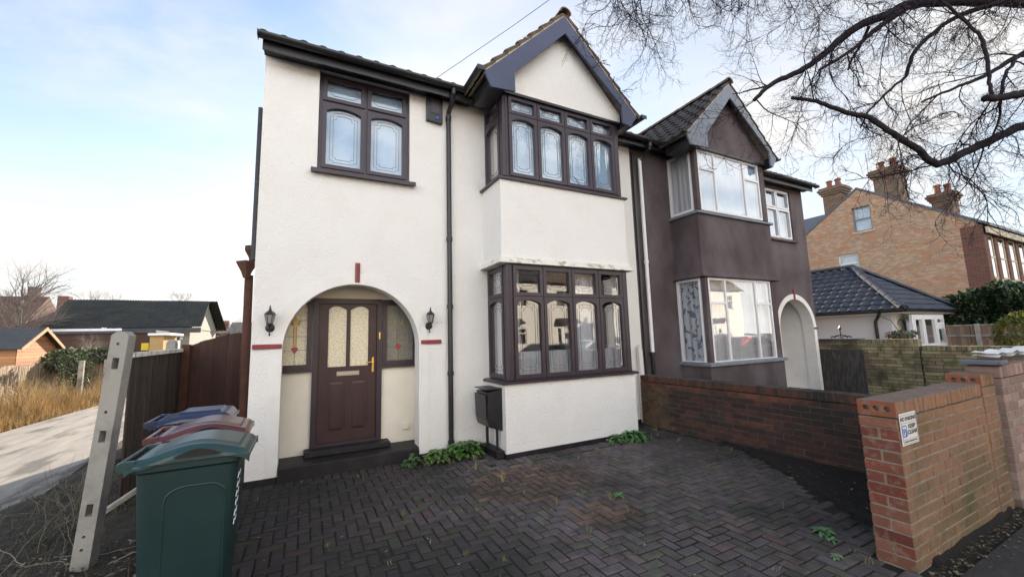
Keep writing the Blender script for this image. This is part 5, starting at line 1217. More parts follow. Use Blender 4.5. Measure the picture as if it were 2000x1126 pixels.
def bare_tree(name, loc, H, label, bark, twig, seed, n=(1, 12, 7, 5), r=.16, spread=(.35, .9), cat='tree', sides=(8, 5, 3, 3), grav=(0, .06, .03, .0)):
    random.seed(seed); t = thing(name, loc, label, cat); tr = MB(); tr.tube([(0, 0, -.2), (.1, .05, H*.25), (.0, .1, H*.55), (.1, 0, H*.8)], [r, r*.8, r*.5, r*.2], 10); tr.build('trunk', bark, t, world=False, smooth=True)
    cr = MB(); cfg = dict(seg=(5, 5, 4, 3), wob=(.2, .25, .3, .3), grav=grav, tap=.75, sides=sides, n=(1,)+n[2:], ang=spread, len=(.45, .75), rr=.5)
    for k in range(n[1]):
        z = H*U(.2, .78); a = U(0, 6.28); grow(cr, (.05, .05, z), (math.cos(a), math.sin(a), U(.8, 1.8)), H*U(.25, .45)*(1.1-z/H*.5), r*.35, 0, cfg)
    cr.build('crown', twig, t, world=False, recalc=False)
p = at(28, 690, 1, 27); bare_tree('birch_tree', (p.x, p.y, -.2), 6.6, 'pale leafless birch at the left edge behind the shed', 'birch', 'haze_twig', 3, n=(1, 26, 8, 6), r=.13)
for i, (px, Y, H, lab) in enumerate([(165, 48, 7.6, 'faint bare tree showing above the left part of the barn roof'), (350, 60, 9.0, 'faint bare tree above the right end of the barn roof'), (205, 55, 7.6, 'low bare tree above the barn ridge near its left end'), (452, 46, 4.8, 'bare tree in front of the distant grey-roofed house'), (120, 60, 7.5, 'far bare tree between the birch and the barn')]):
    p = at(px, 690, 1, Y); bare_tree('bare_tree', (p.x, p.y, -.2), H, lab, 'haze_twig', 'haze_twig', 11+i, n=(1, 18, 6, 5), r=.12)
p = at(172, 690, 1, 19); bare_tree('blossom_shrub', (p.x, p.y, -.1), 2.3, 'pale twiggy shrub in front of the low brown brick building', 'birch', 'birch', 77, n=(1, 22, 7, 5), r=.03, spread=(.5, 1.2))
random.seed(21)

# ================================================================== RIGHT BACKGROUND
bg = thing('bungalow', (18, 2, 0), 'low white bungalow with a blue-grey hipped tile roof beyond the boundary wall', 'bungalow')
BX0, BX1, BY0, BY1, ZE = 16.0, 20.6, -.32, 7.0, 2.06
rdg = at(1665, 524, 0, (BX0+BX1)/2); RY, RZ = rdg.y, rdg.z; RX = (BX0+BX1)/2
mb = MB(); mb.box(BX0+.35, BX1-.35, BY0+.45, BY1-.3, -1.0, ZE-.08); mb.build('wall', 'pale_wall', bg)
MB().box(BX0+.05, BX1-.05, BY0+.06, BY1, ZE-.13, ZE-.02).build('soffit', 'white_frame', bg)
rf = MB(); s_ = Vector((RX-BX0, 0, RZ-ZE)); Ls = s_.length
def hipclip(c): return (c.y-BY0)/(RY-BY0) > (c.x-BX0)/(RX-BX0)-.02
tiled(rf, (BX0, BY1, ZE), (0, -1, 0), s_, BY1-BY0, Ls, gauge=.30, tw=.28, amp=.03, clip=hipclip)
s2 = Vector((0, RY-BY0, RZ-ZE)); tiled(rf, (BX0, BY0, ZE), (1, 0, 0), s2, BX1-BX0, s2.length, gauge=.30, tw=.9, amp=.01, clip=lambda c: (c.y-BY0)/(RY-BY0) < min((c.x-BX0), (BX1-c.x))/(RX-BX0)+.02)
rf.add([(BX1, BY0, ZE), (BX1, BY1, ZE), (RX, BY1, RZ), (RX, RY, RZ)], [(0, 1, 2, 3)]); rf.add([(BX0, BY1, ZE), (BX1, BY1, ZE), (RX, BY1, RZ)], [(0, 1, 2)])
r = rf.build('roof', 'tile_blue', bg, recalc=False)
hr = MB(); ridge_tiles(hr, (BX0, BY0, ZE+.05), (RX, RY, RZ+.07), .13); ridge_tiles(hr, (BX1, BY0, ZE+.05), (RX, RY, RZ+.07), .13); ridge_tiles(hr, (RX, RY, RZ+.07), (RX, BY1, RZ+.07), .13); hr.build('ridge_tiles', 'tile_blue', r)
g_ = MB(); gutter(g_, [(BX0-.05, BY1, ZE-.03), (BX0-.05, BY0-.05, ZE-.03), (BX1, BY0-.05, ZE-.03)], .06); g_.build('gutter', 'black', bg)
dp = at(1712, 640, 0, BX0+.3); d = MB(); downpipe(d, [(BX0-.02, dp.y-.25, ZE-.05), (BX0+.1, dp.y-.15, ZE-.2), (BX0+.28, dp.y, ZE-.35), (BX0+.29, dp.y, -.3)], .045); d.build('downpipe', 'black', bg)
yf = BY0+.45
dr = MB(); a, b = at(1748, 640, 1, yf).x, at(1782, 640, 1, yf).x
MB().box(a, b, yf-.03, yf-.002, -.5, ZE-.14).build('door', 'cream_smooth', bg)
d = MB(); 
for sg in (-1, 1): d.tube([((a+b)/2+sg*.28+.24*math.cos(t*.5), yf-.04, 1.55+.22*math.sin(t*.5)) for t in range(7)], .015, 5)
d.build('door_motif', 'lead', bg)
a, b = at(1784, 640, 1, yf-.4).x, at(1846, 640, 1, yf-.4).x; zs_ = at(1820, 680, 1, yf-.4).z
f = window(bg, 'bay_window', (a, yf-.4, zs_), (1, 0, 0), (0, -1, 0), b-a, [(b-a)*.30, (b-a)*.40, (b-a)*.30], {0: [(0, ZE-.16-zs_)], 1: [(0, ZE-.16-zs_)], 2: [(0, (ZE-.16-zs_)*.66), ((ZE-.16-zs_)*.66, ZE-.16-zs_)]}, 'white_frame', 'glass_grey', False, False, bars=.10, ring=.07)
MB().box(a, b, yf-.33, yf-.002, -1, zs_-.002).build('bay_base', 'pale_wall', bg); MB().box(a-.02, b+.02, yf-.45, yf-.36, zs_-.06, zs_-.001).build('window_sill', 'white_frame', bg)
curtain(bg, LF((0, 0, 0), (1, 0, 0), (0, -1, 0)), a+.1, b-.1, zs_, ZE-.2, -(yf-.2), .03, .15)
hb = thing('hanging_basket', at(1763, 662, 1, yf-.5), 'terracotta basket of trailing plants in front of the bungalow door', 'flower basket')
MB().lathe([(.05, -.28), (.18, -.15), (.26, 0), (.24, .0)], (0, 0, .1), 16).build('bowl', 'terracotta', hb, world=False)
mb = MB()
for i in range(330): v = Vector((U(-.36, .36), U(-.25, .25), .08+U(0, .16))); mb.cur = jit(random.choice([(.04, .09, .03), (.06, .12, .04), (.25, .07, .09), (.12, .16, .09)]), .3); leaf(mb, v, (v.x*2, v.y*2, U(-.6, .7)), .09, .05, .5)
mb.build('plants', 'leaf', hb, world=False, recalc=False); MB().tube([(0, 0, .1), (0, .2, .55), (-.2, .45, .75)], .01, 5).build('bracket', 'black', hb, world=False)

# big brick house with gable towards us
bh = thing('brick_house', (28, 3, 0), 'big Victorian stock-brick house with a wide gable and three chimney stacks', 'house')
GX = 26.0; cy, cz = .15, 6.0; py_, pz = 4.17, 8.87; ly = 2*py_-cy
S_ = (pz-cz)/(py_-cy)
wl = MB(); wloops = [[(cy, -.6), (ly, -.6), (ly, cz), (py_, pz), (cy, cz)]]
wins = [at(1683, 427, 0, GX), at(1657, 514, 0, GX)]
wsz = [(.40, .66), (.46, .50)]
for c, (hw_, hh_) in zip(wins, wsz): wloops.append(rect(c.y-hw_, c.y+hw_, c.z-hh_, c.z+hh_))
TG = lambda u, v, w: Vector((w, u, v))
wl.plate(wloops, TG, GX, GX+.3); wl.build('gable_wall', 'brick_house', bh)
wf = MB(); wf.box(GX+.3, 44, cy, cy+.3, -.6, cz); wf.box(GX+.3, 44, ly-.3, ly, -.6, cz); wf.build('side_wall', 'stone', bh)
MB().box(GX-.004, GX+.5, cy-.12, cy+.55, -.6, cz-.15).build('corner_pier', 'quoin', bh)
rf = MB(); rx0, rx1 = GX-.05, 44
for sy, y0 in ((1, cy-.35), (-1, ly+.35)):
    rf.add([(rx0, y0, cz-.25), (rx1, y0, cz-.25), (rx1, py_, pz+.02), (rx0, py_, pz+.02), (rx0, y0, cz-.13), (rx1, y0, cz-.13), (rx1, py_, pz+.12), (rx0, py_, pz+.12)], [(0, 1, 2, 3), (4, 7, 6, 5), (0, 4, 5, 1), (1, 5, 6, 2), (3, 7, 4, 0), (2, 6, 7, 3)])
rf.build('roof', 'slate', bh)
rw = MB(); q = at(1572, 440, 0, GX+3); rw.add([(GX+2, ly-2, cz+.2), (GX+2, ly+6, cz+.2), (GX+5, ly+6, cz+3.2), (GX+5, ly-2, cz+3.2)], [(0, 1, 2, 3)]); rw.build('rear_roof', 'slate', bh)
for i, (c, (hw_, hh_)) in enumerate(zip(wins, wsz)):
    f = window(bh, 'window', (GX+.12, c.y+hw_, c.z-hh_), (0, -1, 0), (-1, 0, 0), 2*hw_, [2*hw_], [(0, hh_), (hh_, 2*hh_)], 'barge_grey' if i == 0 else 'white_frame', 'glass_grey', False, False, bars=.07, sashes=False, depth=.06)
    MB().plate([rect(c.y-hw_, c.y+hw_, c.z-hh_, c.z+hh_)], TG, GX+.24, GX+.25).build('roller_blind', 'blind', bh); MB().box(GX-.05, GX+.1, c.y-hw_-.08, c.y+hw_+.08, c.z-hh_-.1, c.z-hh_-.001).build('window_sill', 'stone', bh)
def chimney(px0, px1, py_top, py_base, X, wid, label, pots=2):
    a, b = at(px0, py_top, 0, X), at(px1, py_top, 0, X); yc = (a.y+b.y)/2; hw_ = abs(a.y-b.y)/2*.82; zt = (a.z+b.z)/2; zb = at((px0+px1)/2, py_base, 0, X).z-1.2
    s_ = MB(); s_.box(X+.03, X+wid, yc-hw_, yc+hw_, zb, zt-.42); ch = s_.build('chimney', 'brick_chim', bh)
    c = MB()
    for k, (z, e) in enumerate(((zt-.42, .06), (zt-.30, .12), (zt-.18, .18), (zt-.08, .12))): c.box(X-e, X+wid+e, yc-hw_-e, yc+hw_+e, z, z+.118, .01)
    c.build('corbel', 'brick_chim', ch)
    for i in range(pots):
        yy = yc+(i-.5)*hw_*1.0 if pots > 1 else yc; h_ = U(.42, .62); p = MB(); p.lathe([(.15, 0), (.14, h_*.2), (.125, h_*.8), (.165, h_*.84), (.165, h_*.92), (.14, h_), (.10, h_)], (X+wid/2, yy, zt+.03), 14); p.build('pot', 'terracotta', ch, smooth=False)
chimney(1600, 1643, 366, 430, GX, .9, ''); chimney(1696, 1756, 330, 395, GX, 1.0, ''); chimney(1811, 1862, 378, 412, 30, .9, '')
# street front: fascia, windows, brick piers, bay roof
ff = MB(); ff.box(GX+.0, 44, cy-.28, cy-.2, cz-.55, cz-.28); ff.build('fascia', 'stone', bh)
x = GX+.62; k = 0
while x < 42:
    wp = window(bh, 'window', (x, cy-.02, 3.55), (1, 0, 0), (0, -1, 0), .95, [.95], [(0, .95), (.95, 1.95)], 'stone', 'glass_grey', False, False, bars=.08, sashes=False)
    MB().box(x+1.0, x+1.45, cy-.06, cy-.002, 3.3, 5.6).build('brick_panel', 'quoin', bh); MB().box(x-.1, x+1.05, cy-.14, cy-.003, 3.38, 3.5).build('window_sill', 'stone', bh); x += 1.55; k += 1
for i in range(3):
    xx = GX+1.4+i*5; b = MB(); b.add([(xx, cy-1.0, 2.5), (xx+3, cy-1.0, 2.5), (xx+3.5, cy, 2.5), (xx-.5, cy, 2.5), (xx+.9, cy, 3.2), (xx+2.1, cy, 3.2)], [(0, 1, 5, 4), (1, 2, 5), (0, 4, 3), (0, 3, 2, 1)]); b.build('bay_roof', 'slate', bh)
    b = MB(); b.box(xx+.1, xx+2.9, cy-.85, cy, -.6, 1.2); b.box(xx+.1, xx+2.9, cy-.85, cy, 2.25, 2.5)
    for q in (xx+.1, xx+1.4, xx+2.7): b.box(q, q+.2, cy-.85, cy-.65, 1.2, 2.25)
    b.build('bay_front', 'stone', bh); MB().box(xx+.15, xx+2.85, cy-.7, cy-.68, 1.2, 2.25).build('bay_glass', 'glass_grey', bh)
MB().tube([at(1688, 453, 0, GX-.05), at(1655, 490, 0, GX-.6), at(1640, 520, 0, GX-1.0), at(1622, 560, 0, GX-1.6)], .012, 5).build('cable', 'timber_grey', bh)
# panel fence with concrete posts
pf = thing('panel_fence', (18.8, -2, 0), 'weathered brown panel fence with concrete posts right of the bungalow', 'fence')
PX = 18.8; y0 = at(1850, 650, 0, PX).y; yp1 = at(1911, 650, 0, PX).y
for (a, b) in ((yp1+.06, y0), (yp1-1.95, yp1-.06), (yp1-3.85, yp1-2.05)):
    mb = MB(); boards(mb, LF((PX, 0, 0), (0, 1, 0), (-1, 0, 0)), a, b, lambda x: 1.50, -.6, w_=.11, gap=.006, pal=[(.24, .16, .12), (.20, .135, .10), (.28, .19, .15)]); mb.build('boards', 'fence_pale', pf)
    MB().box(PX-.06, PX-.022, a, b, 1.16, 1.22).box(PX-.05, PX+.03, a, b, 1.50, 1.54).build('rail', 'timber_grey', pf)
for y in (yp1, yp1-2.0): MB().box(PX-.08, PX+.04, y-.055, y+.055, -.6, 1.56, .01).build('post', 'concrete', pf)
LG = [(.020, .048, .018), (.030, .065, .024), (.045, .085, .035), (.015, .03, .014), (.07, .11, .055)]
for i, (px, py, X, rx, ry, rz_, lab) in enumerate([(1912, 612, 20.8, .8, 1.0, .75, 'dark laurel bush behind the fence, at its left end'), (1968, 604, 21.2, .9, 1.0, .9, 'taller dark laurel bush behind the fence, against the brick house'), (2012, 612, 20.6, .9, .9, .8, 'laurel bush behind the fence at the right edge of the picture')]):
    p = at(px, py, 0, X); bushy('laurel_bush', p, (rx, ry, rz_), 2600, LG, lab, .17, 'bush', group='laurels behind the panel fence')
p = at(2004, 655, 0, 15.6); bushy('golden_bush', p, (.52, .55, .55), 4200, [(.22, .22, .04), (.28, .27, .06), (.12, .15, .03), (.07, .10, .02)], 'clipped yellow-green bush at the right edge in front of the panel fence', .065, inner=False)

# ================================================================== STREET TREE (overhanging limbs, upper right)
random.seed(5)
TX = Vector((8.6, -5.75, 0))
st_ = thing('street_tree', (TX.x, TX.y, -.1), 'big leafless street tree whose drooping limbs hang into the upper right of the view', 'tree')
tk = MB(); tk.tube([TX+Vector(q) for q in ((0, 0, -.2), (0, 0, .3), (-.05, .05, 1.5), (-.1, .1, 2.8), (-.15, .1, 3.6), (-.3, .1, 4.3), (-.2, .3, 5.4), (0, .3, 6.8), (.2, .1, 8.2))], [.42, .33, .29, .27, .27, .24, .17, .12, .05], 16)
limbs = []
def limb(pts, r0, r1, root=None):
    P = [atd(*q) for q in pts]
    if root: P = [TX+Vector(root)] + P
    # smooth catmull
    Q = []
    for i in range(len(P)-1):
        a, b, c, d = P[max(i-1, 0)], P[i], P[i+1], P[min(i+2, len(P)-1)]
        for k in range(5):
            t = k/5; Q.append(.5*((2*b)+(c-a)*t+(2*a-5*b+4*c-d)*t*t+(3*b-a-3*c+d)*t**3)+Vector((U(-1, 1), U(-1, 1), U(-1, 1)))*.008)
    Q.append(P[-1]); n = len(Q); Rr = [.84*(r0+(r1-r0)*(i/(n-1)))*(1+.10*noise.noise(Q[i]*6)) for i in range(n)]
    tk.tube(Q, Rr, 9); limbs.append((Q, Rr)); return Q
rt1, rt2, rt3 = (-.15, .1, 3.7), (-.2, .2, 4.5), (-.2, .3, 5.3)
limb([(2120, 20, 5.6), (1990, 3, 5.6), (1865, 2, 5.6), (1775, 9, 5.6), (1730, 31, 5.6), (1671, 54, 5.6), (1617, 99, 5.6), (1577, 130, 5.6), (1541, 148, 5.6), (1505, 166, 5.5), (1473, 196, 5.5)], .10, .030, rt2)
limb([(1775, 14, 5.6), (1735, 40, 5.5), (1698, 67, 5.4), (1662, 99, 5.4), (1600, 137, 5.4)], .05, .02)
limb([(1698, 50, 5.6), (1680, 90, 5.7), (1665, 115, 5.7), (1656, 137, 5.7)], .025, .015)
limb([(2120, 215, 4.9), (2000, 245, 4.9), (1932, 275, 4.9), (1883, 297, 4.9), (1831, 320, 4.9), (1793, 292, 4.9), (1743, 261, 4.9), (1698, 230, 5.0), (1640, 216, 5.0), (1595, 198, 5.0), (1545, 191, 5.1)], .072, .022, rt1)
limb([(2110, 170, 4.4), (2000, 182, 4.4), (1960, 189, 4.4), (1923, 193, 4.4)], .055, .045, rt1)
limb([(1935, 186, 4.4), (1931, 150, 4.45), (1919, 81, 4.6), (1892, 49, 4.8), (1842, 5, 5.0), (1790, -40, 5.1)], .022, .018)
limb([(2100, 60, 5.2), (2000, 103, 5.2), (1955, 130, 5.2), (1900, 158, 5.2), (1865, 171, 5.2), (1800, 200, 5.3)], .05, .015, rt2)
limb([(2060, -30, 5.0), (1955, 4, 5.0), (1856, 40, 5.1), (1788, 99, 5.1), (1770, 148, 5.2), (1748, 166, 5.2), (1698, 216, 5.3), (1680, 250, 5.3)], .045, .010, rt2)
limb([(2040, 110, 4.7), (1975, 130, 4.7), (1955, 180, 4.7), (1950, 230, 4.8), (1930, 290, 4.8)], .03, .010, rt1)
limb([(1505, 166, 5.5), (1460, 178, 5.7), (1430, 184, 5.8)], .018, .006)
limb([(1831, 318, 4.9), (1790, 330, 5.2), (1720, 345, 5.6), (1650, 352, 5.9)], .014, .005)
# high limbs above the frame that carry the hanging twigs
limb([(1900, -120, 5.4), (1700, -150, 5.4), (1500, -130, 5.4), (1350, -80, 5.4), (1250, -40, 5.3), (1200, -20, 5.3)], .07, .015, rt3)
limb([(1850, -60, 5.9), (1650, -70, 6.0), (1480, -60, 6.2), (1380, -40, 6.3)], .06, .02, rt3)
limb([(2000, -60, 4.6), (1850, -90, 4.7), (1700, -40, 4.8), (1600, -10, 4.9)], .04, .012, rt3)
tk.build('trunk', 'bark', st_, smooth=True)
cr = MB()
def hang(p, d, L, r, lvl, dr=.16):
    """wiry twig: long gently curving, drooping, forks all along"""
    seg = (11, 8, 6, 4)[lvl]; P = [Vector(p)]; d = Vector(d).normalized(); bend = Vector((U(-1, 1), U(-1, 1), U(-1, 1)))*.22
    for i in range(seg):
        if rnd() < .35: bend = Vector((U(-1, 1), U(-1, 1), U(-1, 1)))*.26
        d = (d+bend+Vector((U(-1, 1), U(-1, 1), U(-1, 1)))*.11-Vector((0, 0, dr*(1-i/seg*.8)))).normalized(); P.append(P[-1]+d*(L/seg)*U(.75, 1.2))
    cr.tube(P, [max(.0011, r*(1-.72*i/seg)) for i in range(seg+1)], (5, 4, 3, 3)[lvl], cap=False)
    if lvl < 3:
        for i in range(1, seg+1):
            for _ in range(1 if (lvl < 2 or rnd() < .72) else 0):
                if rnd() > (.84, .86, .56)[lvl]: continue
                ax = (P[i]-P[i-1]).normalized(); o = Quaternion(ax, U(0, 2*PI)) @ ax.orthogonal().normalized(); an = U(.45, 1.05)
                hang(P[i], ax*math.cos(an)+o*math.sin(an), L*U(.30, .55), max(.0016, r*.52), lvl+1, dr*.7)
def sprout(Q, Rr, n, L, r, dr=.14, dirs=None, t0=.1, t1=1.0):
    m = len(Q)-1
    for k in range(n):
        t = U(t0, t1)*m; i = min(m-1, int(t)); q = Q[i].lerp(Q[i+1], t-i); ax = (Q[i+1]-Q[i]).normalized()
        o = Quaternion(ax, U(0, 2*PI)) @ ax.orthogonal().normalized(); d = ax*U(.2, .9)+o+Vector((0, 0, U(-.3, .2)))
        hang(q, d, L*U(.55, 1.25), r*U(.7, 1.2), 0 if L > .8 else 1, dr)
lens = [len(l[0]) for l in limbs]
cfg_ = [(0, 14, 1.15, .011), (1, 6, .9, .009), (2, 2, .6, .007), (3, 13, .9, .009), (4, 2, .7, .007), (5, 3, .8, .007), (6, 9, 1.0, .009), (7, 10, 1.0, .008), (8, 6, .9, .008), (9, 3, .6, .006), (10, 4, .7, .006)]
for i, n_, L, r in cfg_: sprout(*limbs[i], n_, L, r, t0=.22 if i in (0, 3) else .1)
# hanging sprays from the high limbs
for (px, dep, L, k) in ((1190, 5.3, .62, 2), (1212, 5.3, .9, 3), (1240, 5.3, 1.15, 3), (1262, 5.3, .95, 3), (1300, 5.4, .75, 2), (1345, 5.5, .95, 3), (1385, 5.7, .7, 2), (1420, 5.8, .8, 3), (1470, 5.9, .9, 3), (1530, 5.9, .9, 3), (1580, 5.6, .9, 3), (1640, 5.3, .9, 2), (1700, 5.2, .8, 2), (1840, 5.0, .9, 3), (1960, 4.9, .8, 3)):
    for j in range(k):
        p = atd(px+U(-14, 14), -30+U(-20, 15), dep+U(-.25, .25)); hang(p, (U(-.25, .1), U(-.2, .2), -1), L*U(.7, 1.1), .007, 0, .05)
# wisps seen against the cream gable and over the neighbour's upper bay
for (px, py, dep, dx, dz, L) in ((1185, 118, 4.9, -.9, .15, .28), (1192, 128, 4.9, -1, -.1, .32), (1200, 150, 4.9, -.5, -.7, .42), (1235, 175, 5.0, -.8, -.2, .3), (1420, 300, 5.3, -.7, -.7, .6), (1400, 330, 5.3, -.8, -.3, .5), (1500, 285, 5.4, -.8, -.1, .6), (1560, 330, 5.4, -.7, -.4, .6), (1690, 300, 5.4, -.3, -.9, .7), (1728, 330, 5.3, -.1, -1, .95), (1780, 330, 5.2, -.3, -.9, .6), (1560, 240, 5.5, -.7, -.5, .7), (1640, 260, 5.3, -.3, -.8, .6)):
    hang(atd(px, py, dep), (dx, 0, dz), L, .0045, 1, .02)
print('twig faces', len(cr.f))
cr.build('crown', 'twig', st_, recalc=False)

# ================================================================== THE OTHER SIDE OF THE STREET (behind the camera; seen in the window reflections)
def opp_house(x0, x1, wallm, door_x, label, roofm='tile_brown', bayx=None):
    y = -19.5; t = thing('opposite_house', ((x0+x1)/2, y, 0), label, 'house'); mb = MB()
    wn = [(x0+.9, .95, 1.7, 1.25), (x0+.9, 3.6, 1.7, 1.25), (x1-2.3, 3.6, 1.3, 1.25)]
    if bayx is not None: wn[0] = (x1-2.6, 1.0, 1.4, 1.2)
    loops = [rect(x0, x1, -.1, 5.4)] + [rect(a, a+w_, z, z+h_) for a, z, w_, h_ in wn]
    mb.plate(loops, lambda u, v, w: Vector((u, w, v)), y-.25, y); mb.box(x0, x0+.2, y-8, y-.25, -.1, 5.4); mb.box(x1-.2, x1, y-8, y-.25, -.1, 5.4); mb.box(x0, x1, y-8, y-7.8, -.1, 5.4); mb.build('wall', wallm, t)
    for a, z, w_, h_ in wn:
        window(t, 'window', (a+w_, y-.06, z), (-1, 0, 0), (0, 1, 0), w_, [w_/2, w_/2], [(0, h_*.68), (h_*.68, h_)], 'white_frame', 'glass_grey', False, False, bars=.06, sashes=False)
        MB().box(a, a+w_, y-.4, y-.38, z, z+h_).build('roller_blind', 'room', t)
    f = MB().box(door_x, door_x+1.0, y+.005, y+.06, 0, 2.15, .01).build('front_door', 'white_frame', t); MB().box(door_x+.3, door_x+.7, y+.061, y+.07, 1.4, 1.8).build('door_glass', 'black', f)
    pc = MB(); pc.add([(door_x-.4, y+.5, 2.5), (door_x+1.4, y+.5, 2.5), (door_x+1.4, y, 2.75), (door_x-.4, y, 2.75), (door_x-.4, y+.5, 2.43), (door_x+1.4, y+.5, 2.43), (door_x+1.4, y, 2.43), (door_x-.4, y, 2.43)], [(0, 1, 2, 3), (0, 4, 5, 1), (0, 3, 7, 4), (1, 5, 6, 2), (4, 7, 6, 5)]); pc.build('porch_roof', 'tile_dark', t)
    rf = MB(); rf.add([(x0-.2, y+.4, 5.3), (x1+.2, y+.4, 5.3), (x1+.2, y-3.8, 8.2), (x0-.2, y-3.8, 8.2), (x0-.2, y-8.2, 5.3), (x1+.2, y-8.2, 5.3)], [(0, 1, 2, 3), (3, 2, 5, 4), (0, 3, 4), (1, 5, 2)]); rf.build('roof', roofm, t)
opp_house(-14, -7.4, 'stone', -9.0, 'pale rendered house across the street, far left of the row')
opp_house(-7, .2, 'smooth_white', -2.2, 'white house across the street, second from the left', 'tile_dark')
opp_house(.6, 7.6, 'brick_yel', 5.6, 'yellow brick house across the street with a white door')
opp_house(8.0, 14.6, 'smooth_white', 11.6, 'white house across the street reflected in the lower bay window', 'tile_dark', bayx=1)
opp_house(15.0, 21.6, 'smooth_white', 16.2, 'white house across the street reflected in the right pane of the bay')
opp_house(22.0, 29, 'cream_smooth', 26.8, 'cream house across the street reflected in the neighbour windows', 'tile_brown')
opp_house(29.4, 37, 'smooth_white', 33.0, 'white house across the street, far right of the row')
def car(x, y, m_, label):
    t = thing('parked_car', (x, y, -.155), label, 'car', 'cars parked across the street'); b = MB()
    prof = [(-2.05, .35), (-2.1, .6), (-2.0, .85), (-1.2, .95), (-.55, 1.38), (.75, 1.42), (1.55, 1.02), (2.0, .92), (2.1, .6), (2.05, .35)]
    b.rings([[Vector((p[0]*k, yy, .35+(p[1]-.35)*(1 if p[1] < .97 else q))) for p in prof] for yy, k, q in ((-.84, .95, .94), (-.80, 1, 1), (-.6, 1.0, 1.02), (.6, 1.0, 1.02), (.80, 1, 1), (.84, .95, .94))]); b.build('body', m_, t, world=False)
    g = MB()
    for sy in (-1, 1): g.plate([[(-1.05, .97), (-.52, 1.32), (.68, 1.35), (1.3, 1.02), (1.2, .97)]], lambda u, v, w: Vector((u, sy*w, v)), .835, .846)
    g.build('side_window', 'black', t, world=False); g = MB(); g.add([(-1.22, -.62, .96), (-1.22, .62, .96), (-.60, .56, 1.365), (-.60, -.56, 1.365)], [(0, 1, 2, 3)]); g.add([(1.57, -.62, 1.03), (1.57, .62, 1.03), (.80, .56, 1.43), (.80, -.56, 1.43)], [(3, 2, 1, 0)]); g.build('windscreen', 'black', t, world=False, recalc=False)
    for wx_ in (-1.3, 1.3):
        for sy in (-1, 1):
            w = MB(); w.lathe([(.18, -.09), (.31, -.09), (.325, -.05), (.325, .05), (.31, .09), (.18, .09)], (wx_, sy*.78, .325), 24, (0, 1, 0)); wo = w.build('wheel', 'rubber', t, world=False); MB().lathe([(0, -.085), (.18, -.085), (.18, .085), (0, .085)], (wx_, sy*.78, .325), 16, (0, 1, 0)).build('rim', 'steel', wo, world=False)
    for sy in (-1, 1): MB().obox((-2.03, sy*.62, .70), (.12, .28, .13), None, .03).build('headlight', 'white_frame', t, world=False)
car(8.6, -9.1, 'car_blue', 'blue hatchback parked in the street, reflected in the lower bay window'); car(20.5, -9.1, 'car_red', 'red hatchback parked in the street, reflected in the neighbour bay window'); car(13.8, -13.2, 'white_frame', 'white hatchback parked on the far side of the street')

# ================================================================== LIGHT, SKY, CAMERA
EL, AZ = math.radians(17), math.radians(20)      # sun low behind the houses, azimuth from +Y toward +X
sun = bpy.data.lights.new('sun', 'SUN'); sun.energy = 5.0; sun.angle = math.radians(.5); sun.color = (1, .86, .68)
so = bpy.data.objects.new('sun', sun); COL.objects.link(so)
sd = Vector((math.sin(AZ)*math.cos(EL), math.cos(AZ)*math.cos(EL), math.sin(EL))); so.rotation_euler = sd.to_track_quat('Z', 'Y').to_euler()
wd_ = bpy.data.worlds.new('World'); SC.world = wd_; wd_.use_nodes = True; nt = wd_.node_tree; L = nt.links.new
bgn = nt.nodes['Background']; sky = N(nt, 'ShaderNodeTexSky'); sky.sky_type = 'NISHITA'; sky.sun_disc = False; sky.sun_elevation = EL; sky.sun_rotation = AZ; sky.air_density = 1.0; sky.dust_density = .4; sky.ozone_density = 1.3
# thin high cloud: noise on the sky dome, thicker toward the horizon
tc = N(nt, 'ShaderNodeTexCoord'); sp = N(nt, 'ShaderNodeSeparateXYZ'); L(tc.outputs['Generated'], sp.inputs[0])
mx = N(nt, 'ShaderNodeMath', operation='MAXIMUM'); mx.inputs[1].default_value = .0; L(sp.outputs[2], mx.inputs[0])
ad = N(nt, 'ShaderNodeMath', operation='ADD'); ad.inputs[1].default_value = .22; L(mx.outputs[0], ad.inputs[0])
dv = N(nt, 'ShaderNodeVectorMath', operation='DIVIDE'); L(tc.outputs['Generated'], dv.inputs[0]); cb = N(nt, 'ShaderNodeCombineXYZ')
for i in range(3): L(ad.outputs[0], cb.inputs[i])
L(cb.outputs[0], dv.inputs[1])
mp = N(nt, 'ShaderNodeMapping'); mp.inputs['Rotation'].default_value = (0, 0, .6); mp.inputs['Scale'].default_value = (.55, 1.3, .6); L(dv.outputs[0], mp.inputs[0])
nz = N(nt, 'ShaderNodeTexNoise', Scale=1.25, Detail=9, Roughness=.58, Distortion=.5); L(mp.outputs[0], nz.inputs['Vector'])
mr = N(nt, 'ShaderNodeMapRange', interpolation_type='SMOOTHSTEP'); mr.inputs[1].default_value = .38; mr.inputs[2].default_value = .78; L(nz.outputs['Fac'], mr.inputs[0])
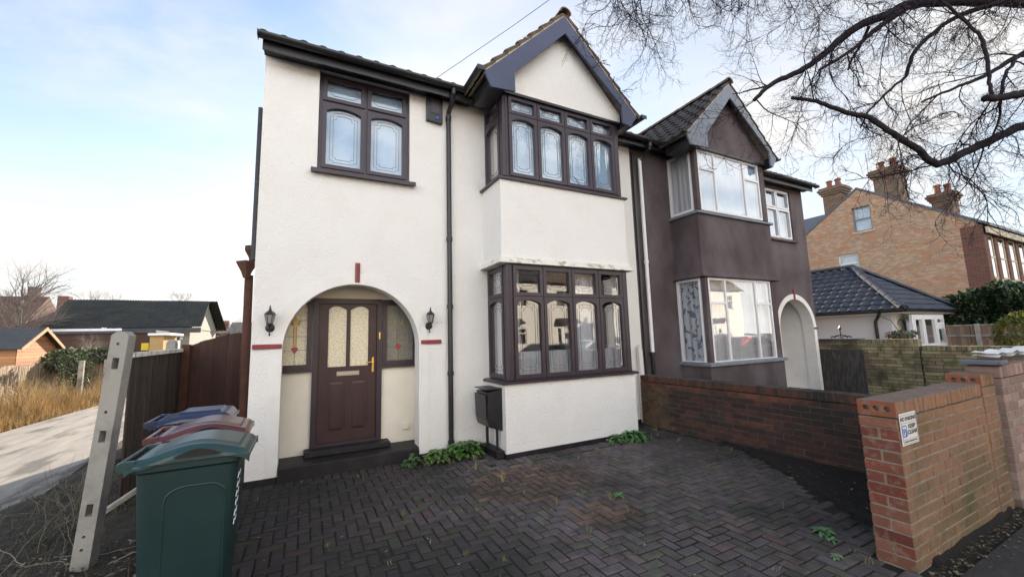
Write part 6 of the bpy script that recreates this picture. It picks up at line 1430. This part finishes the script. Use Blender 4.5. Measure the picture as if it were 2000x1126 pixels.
hz = N(nt, 'ShaderNodeMapRange', interpolation_type='SMOOTHSTEP'); hz.inputs[1].default_value = .55; hz.inputs[2].default_value = 0; hz.inputs[3].default_value = 0; hz.inputs[4].default_value = .75; L(sp.outputs[2], hz.inputs[0])
sm = N(nt, 'ShaderNodeMath', operation='ADD', use_clamp=True); L(mr.outputs[0], sm.inputs[0]); L(hz.outputs[0], sm.inputs[1])
sc_ = N(nt, 'ShaderNodeVectorMath', operation='SCALE'); sc_.inputs['Scale'].default_value = .098; L(sky.outputs[0], sc_.inputs[0])
# cloud radiance: added brightness away from the sun, out of view, to light the facades
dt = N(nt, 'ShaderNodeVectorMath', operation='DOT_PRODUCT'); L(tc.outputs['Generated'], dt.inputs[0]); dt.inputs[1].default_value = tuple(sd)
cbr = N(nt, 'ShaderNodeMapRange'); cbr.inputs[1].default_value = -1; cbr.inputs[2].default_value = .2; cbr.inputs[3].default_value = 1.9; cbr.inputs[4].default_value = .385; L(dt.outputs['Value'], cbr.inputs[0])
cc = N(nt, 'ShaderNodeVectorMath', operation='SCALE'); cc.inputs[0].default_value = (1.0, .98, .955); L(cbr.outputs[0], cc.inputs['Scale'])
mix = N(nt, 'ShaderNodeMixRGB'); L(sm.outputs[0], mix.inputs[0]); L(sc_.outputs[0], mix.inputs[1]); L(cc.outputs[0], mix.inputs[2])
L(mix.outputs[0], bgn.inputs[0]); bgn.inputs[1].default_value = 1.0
cam = bpy.data.cameras.new('camera'); co = bpy.data.objects.new('camera', cam); COL.objects.link(co)
cam.sensor_width = 36; cam.sensor_fit = 'HORIZONTAL'; cam.lens = FPX/2000*36; cam.clip_end = 2000; cam.clip_start = .05
co.location = CAM; co.rotation_euler = Matrix((_R, _U, -_W)).transposed().to_euler()
SC.camera = co
SC.view_settings.view_transform = 'Standard'; SC.view_settings.look = 'None'; SC.view_settings.exposure = 1.46; SC.view_settings.gamma = 1
SC.cycles.max_bounces = 8; SC.cycles.transparent_max_bounces = 16
SC.cycles.caustics_reflective = False; SC.cycles.caustics_refractive = False; SC.cycles.sample_clamp_indirect = 6
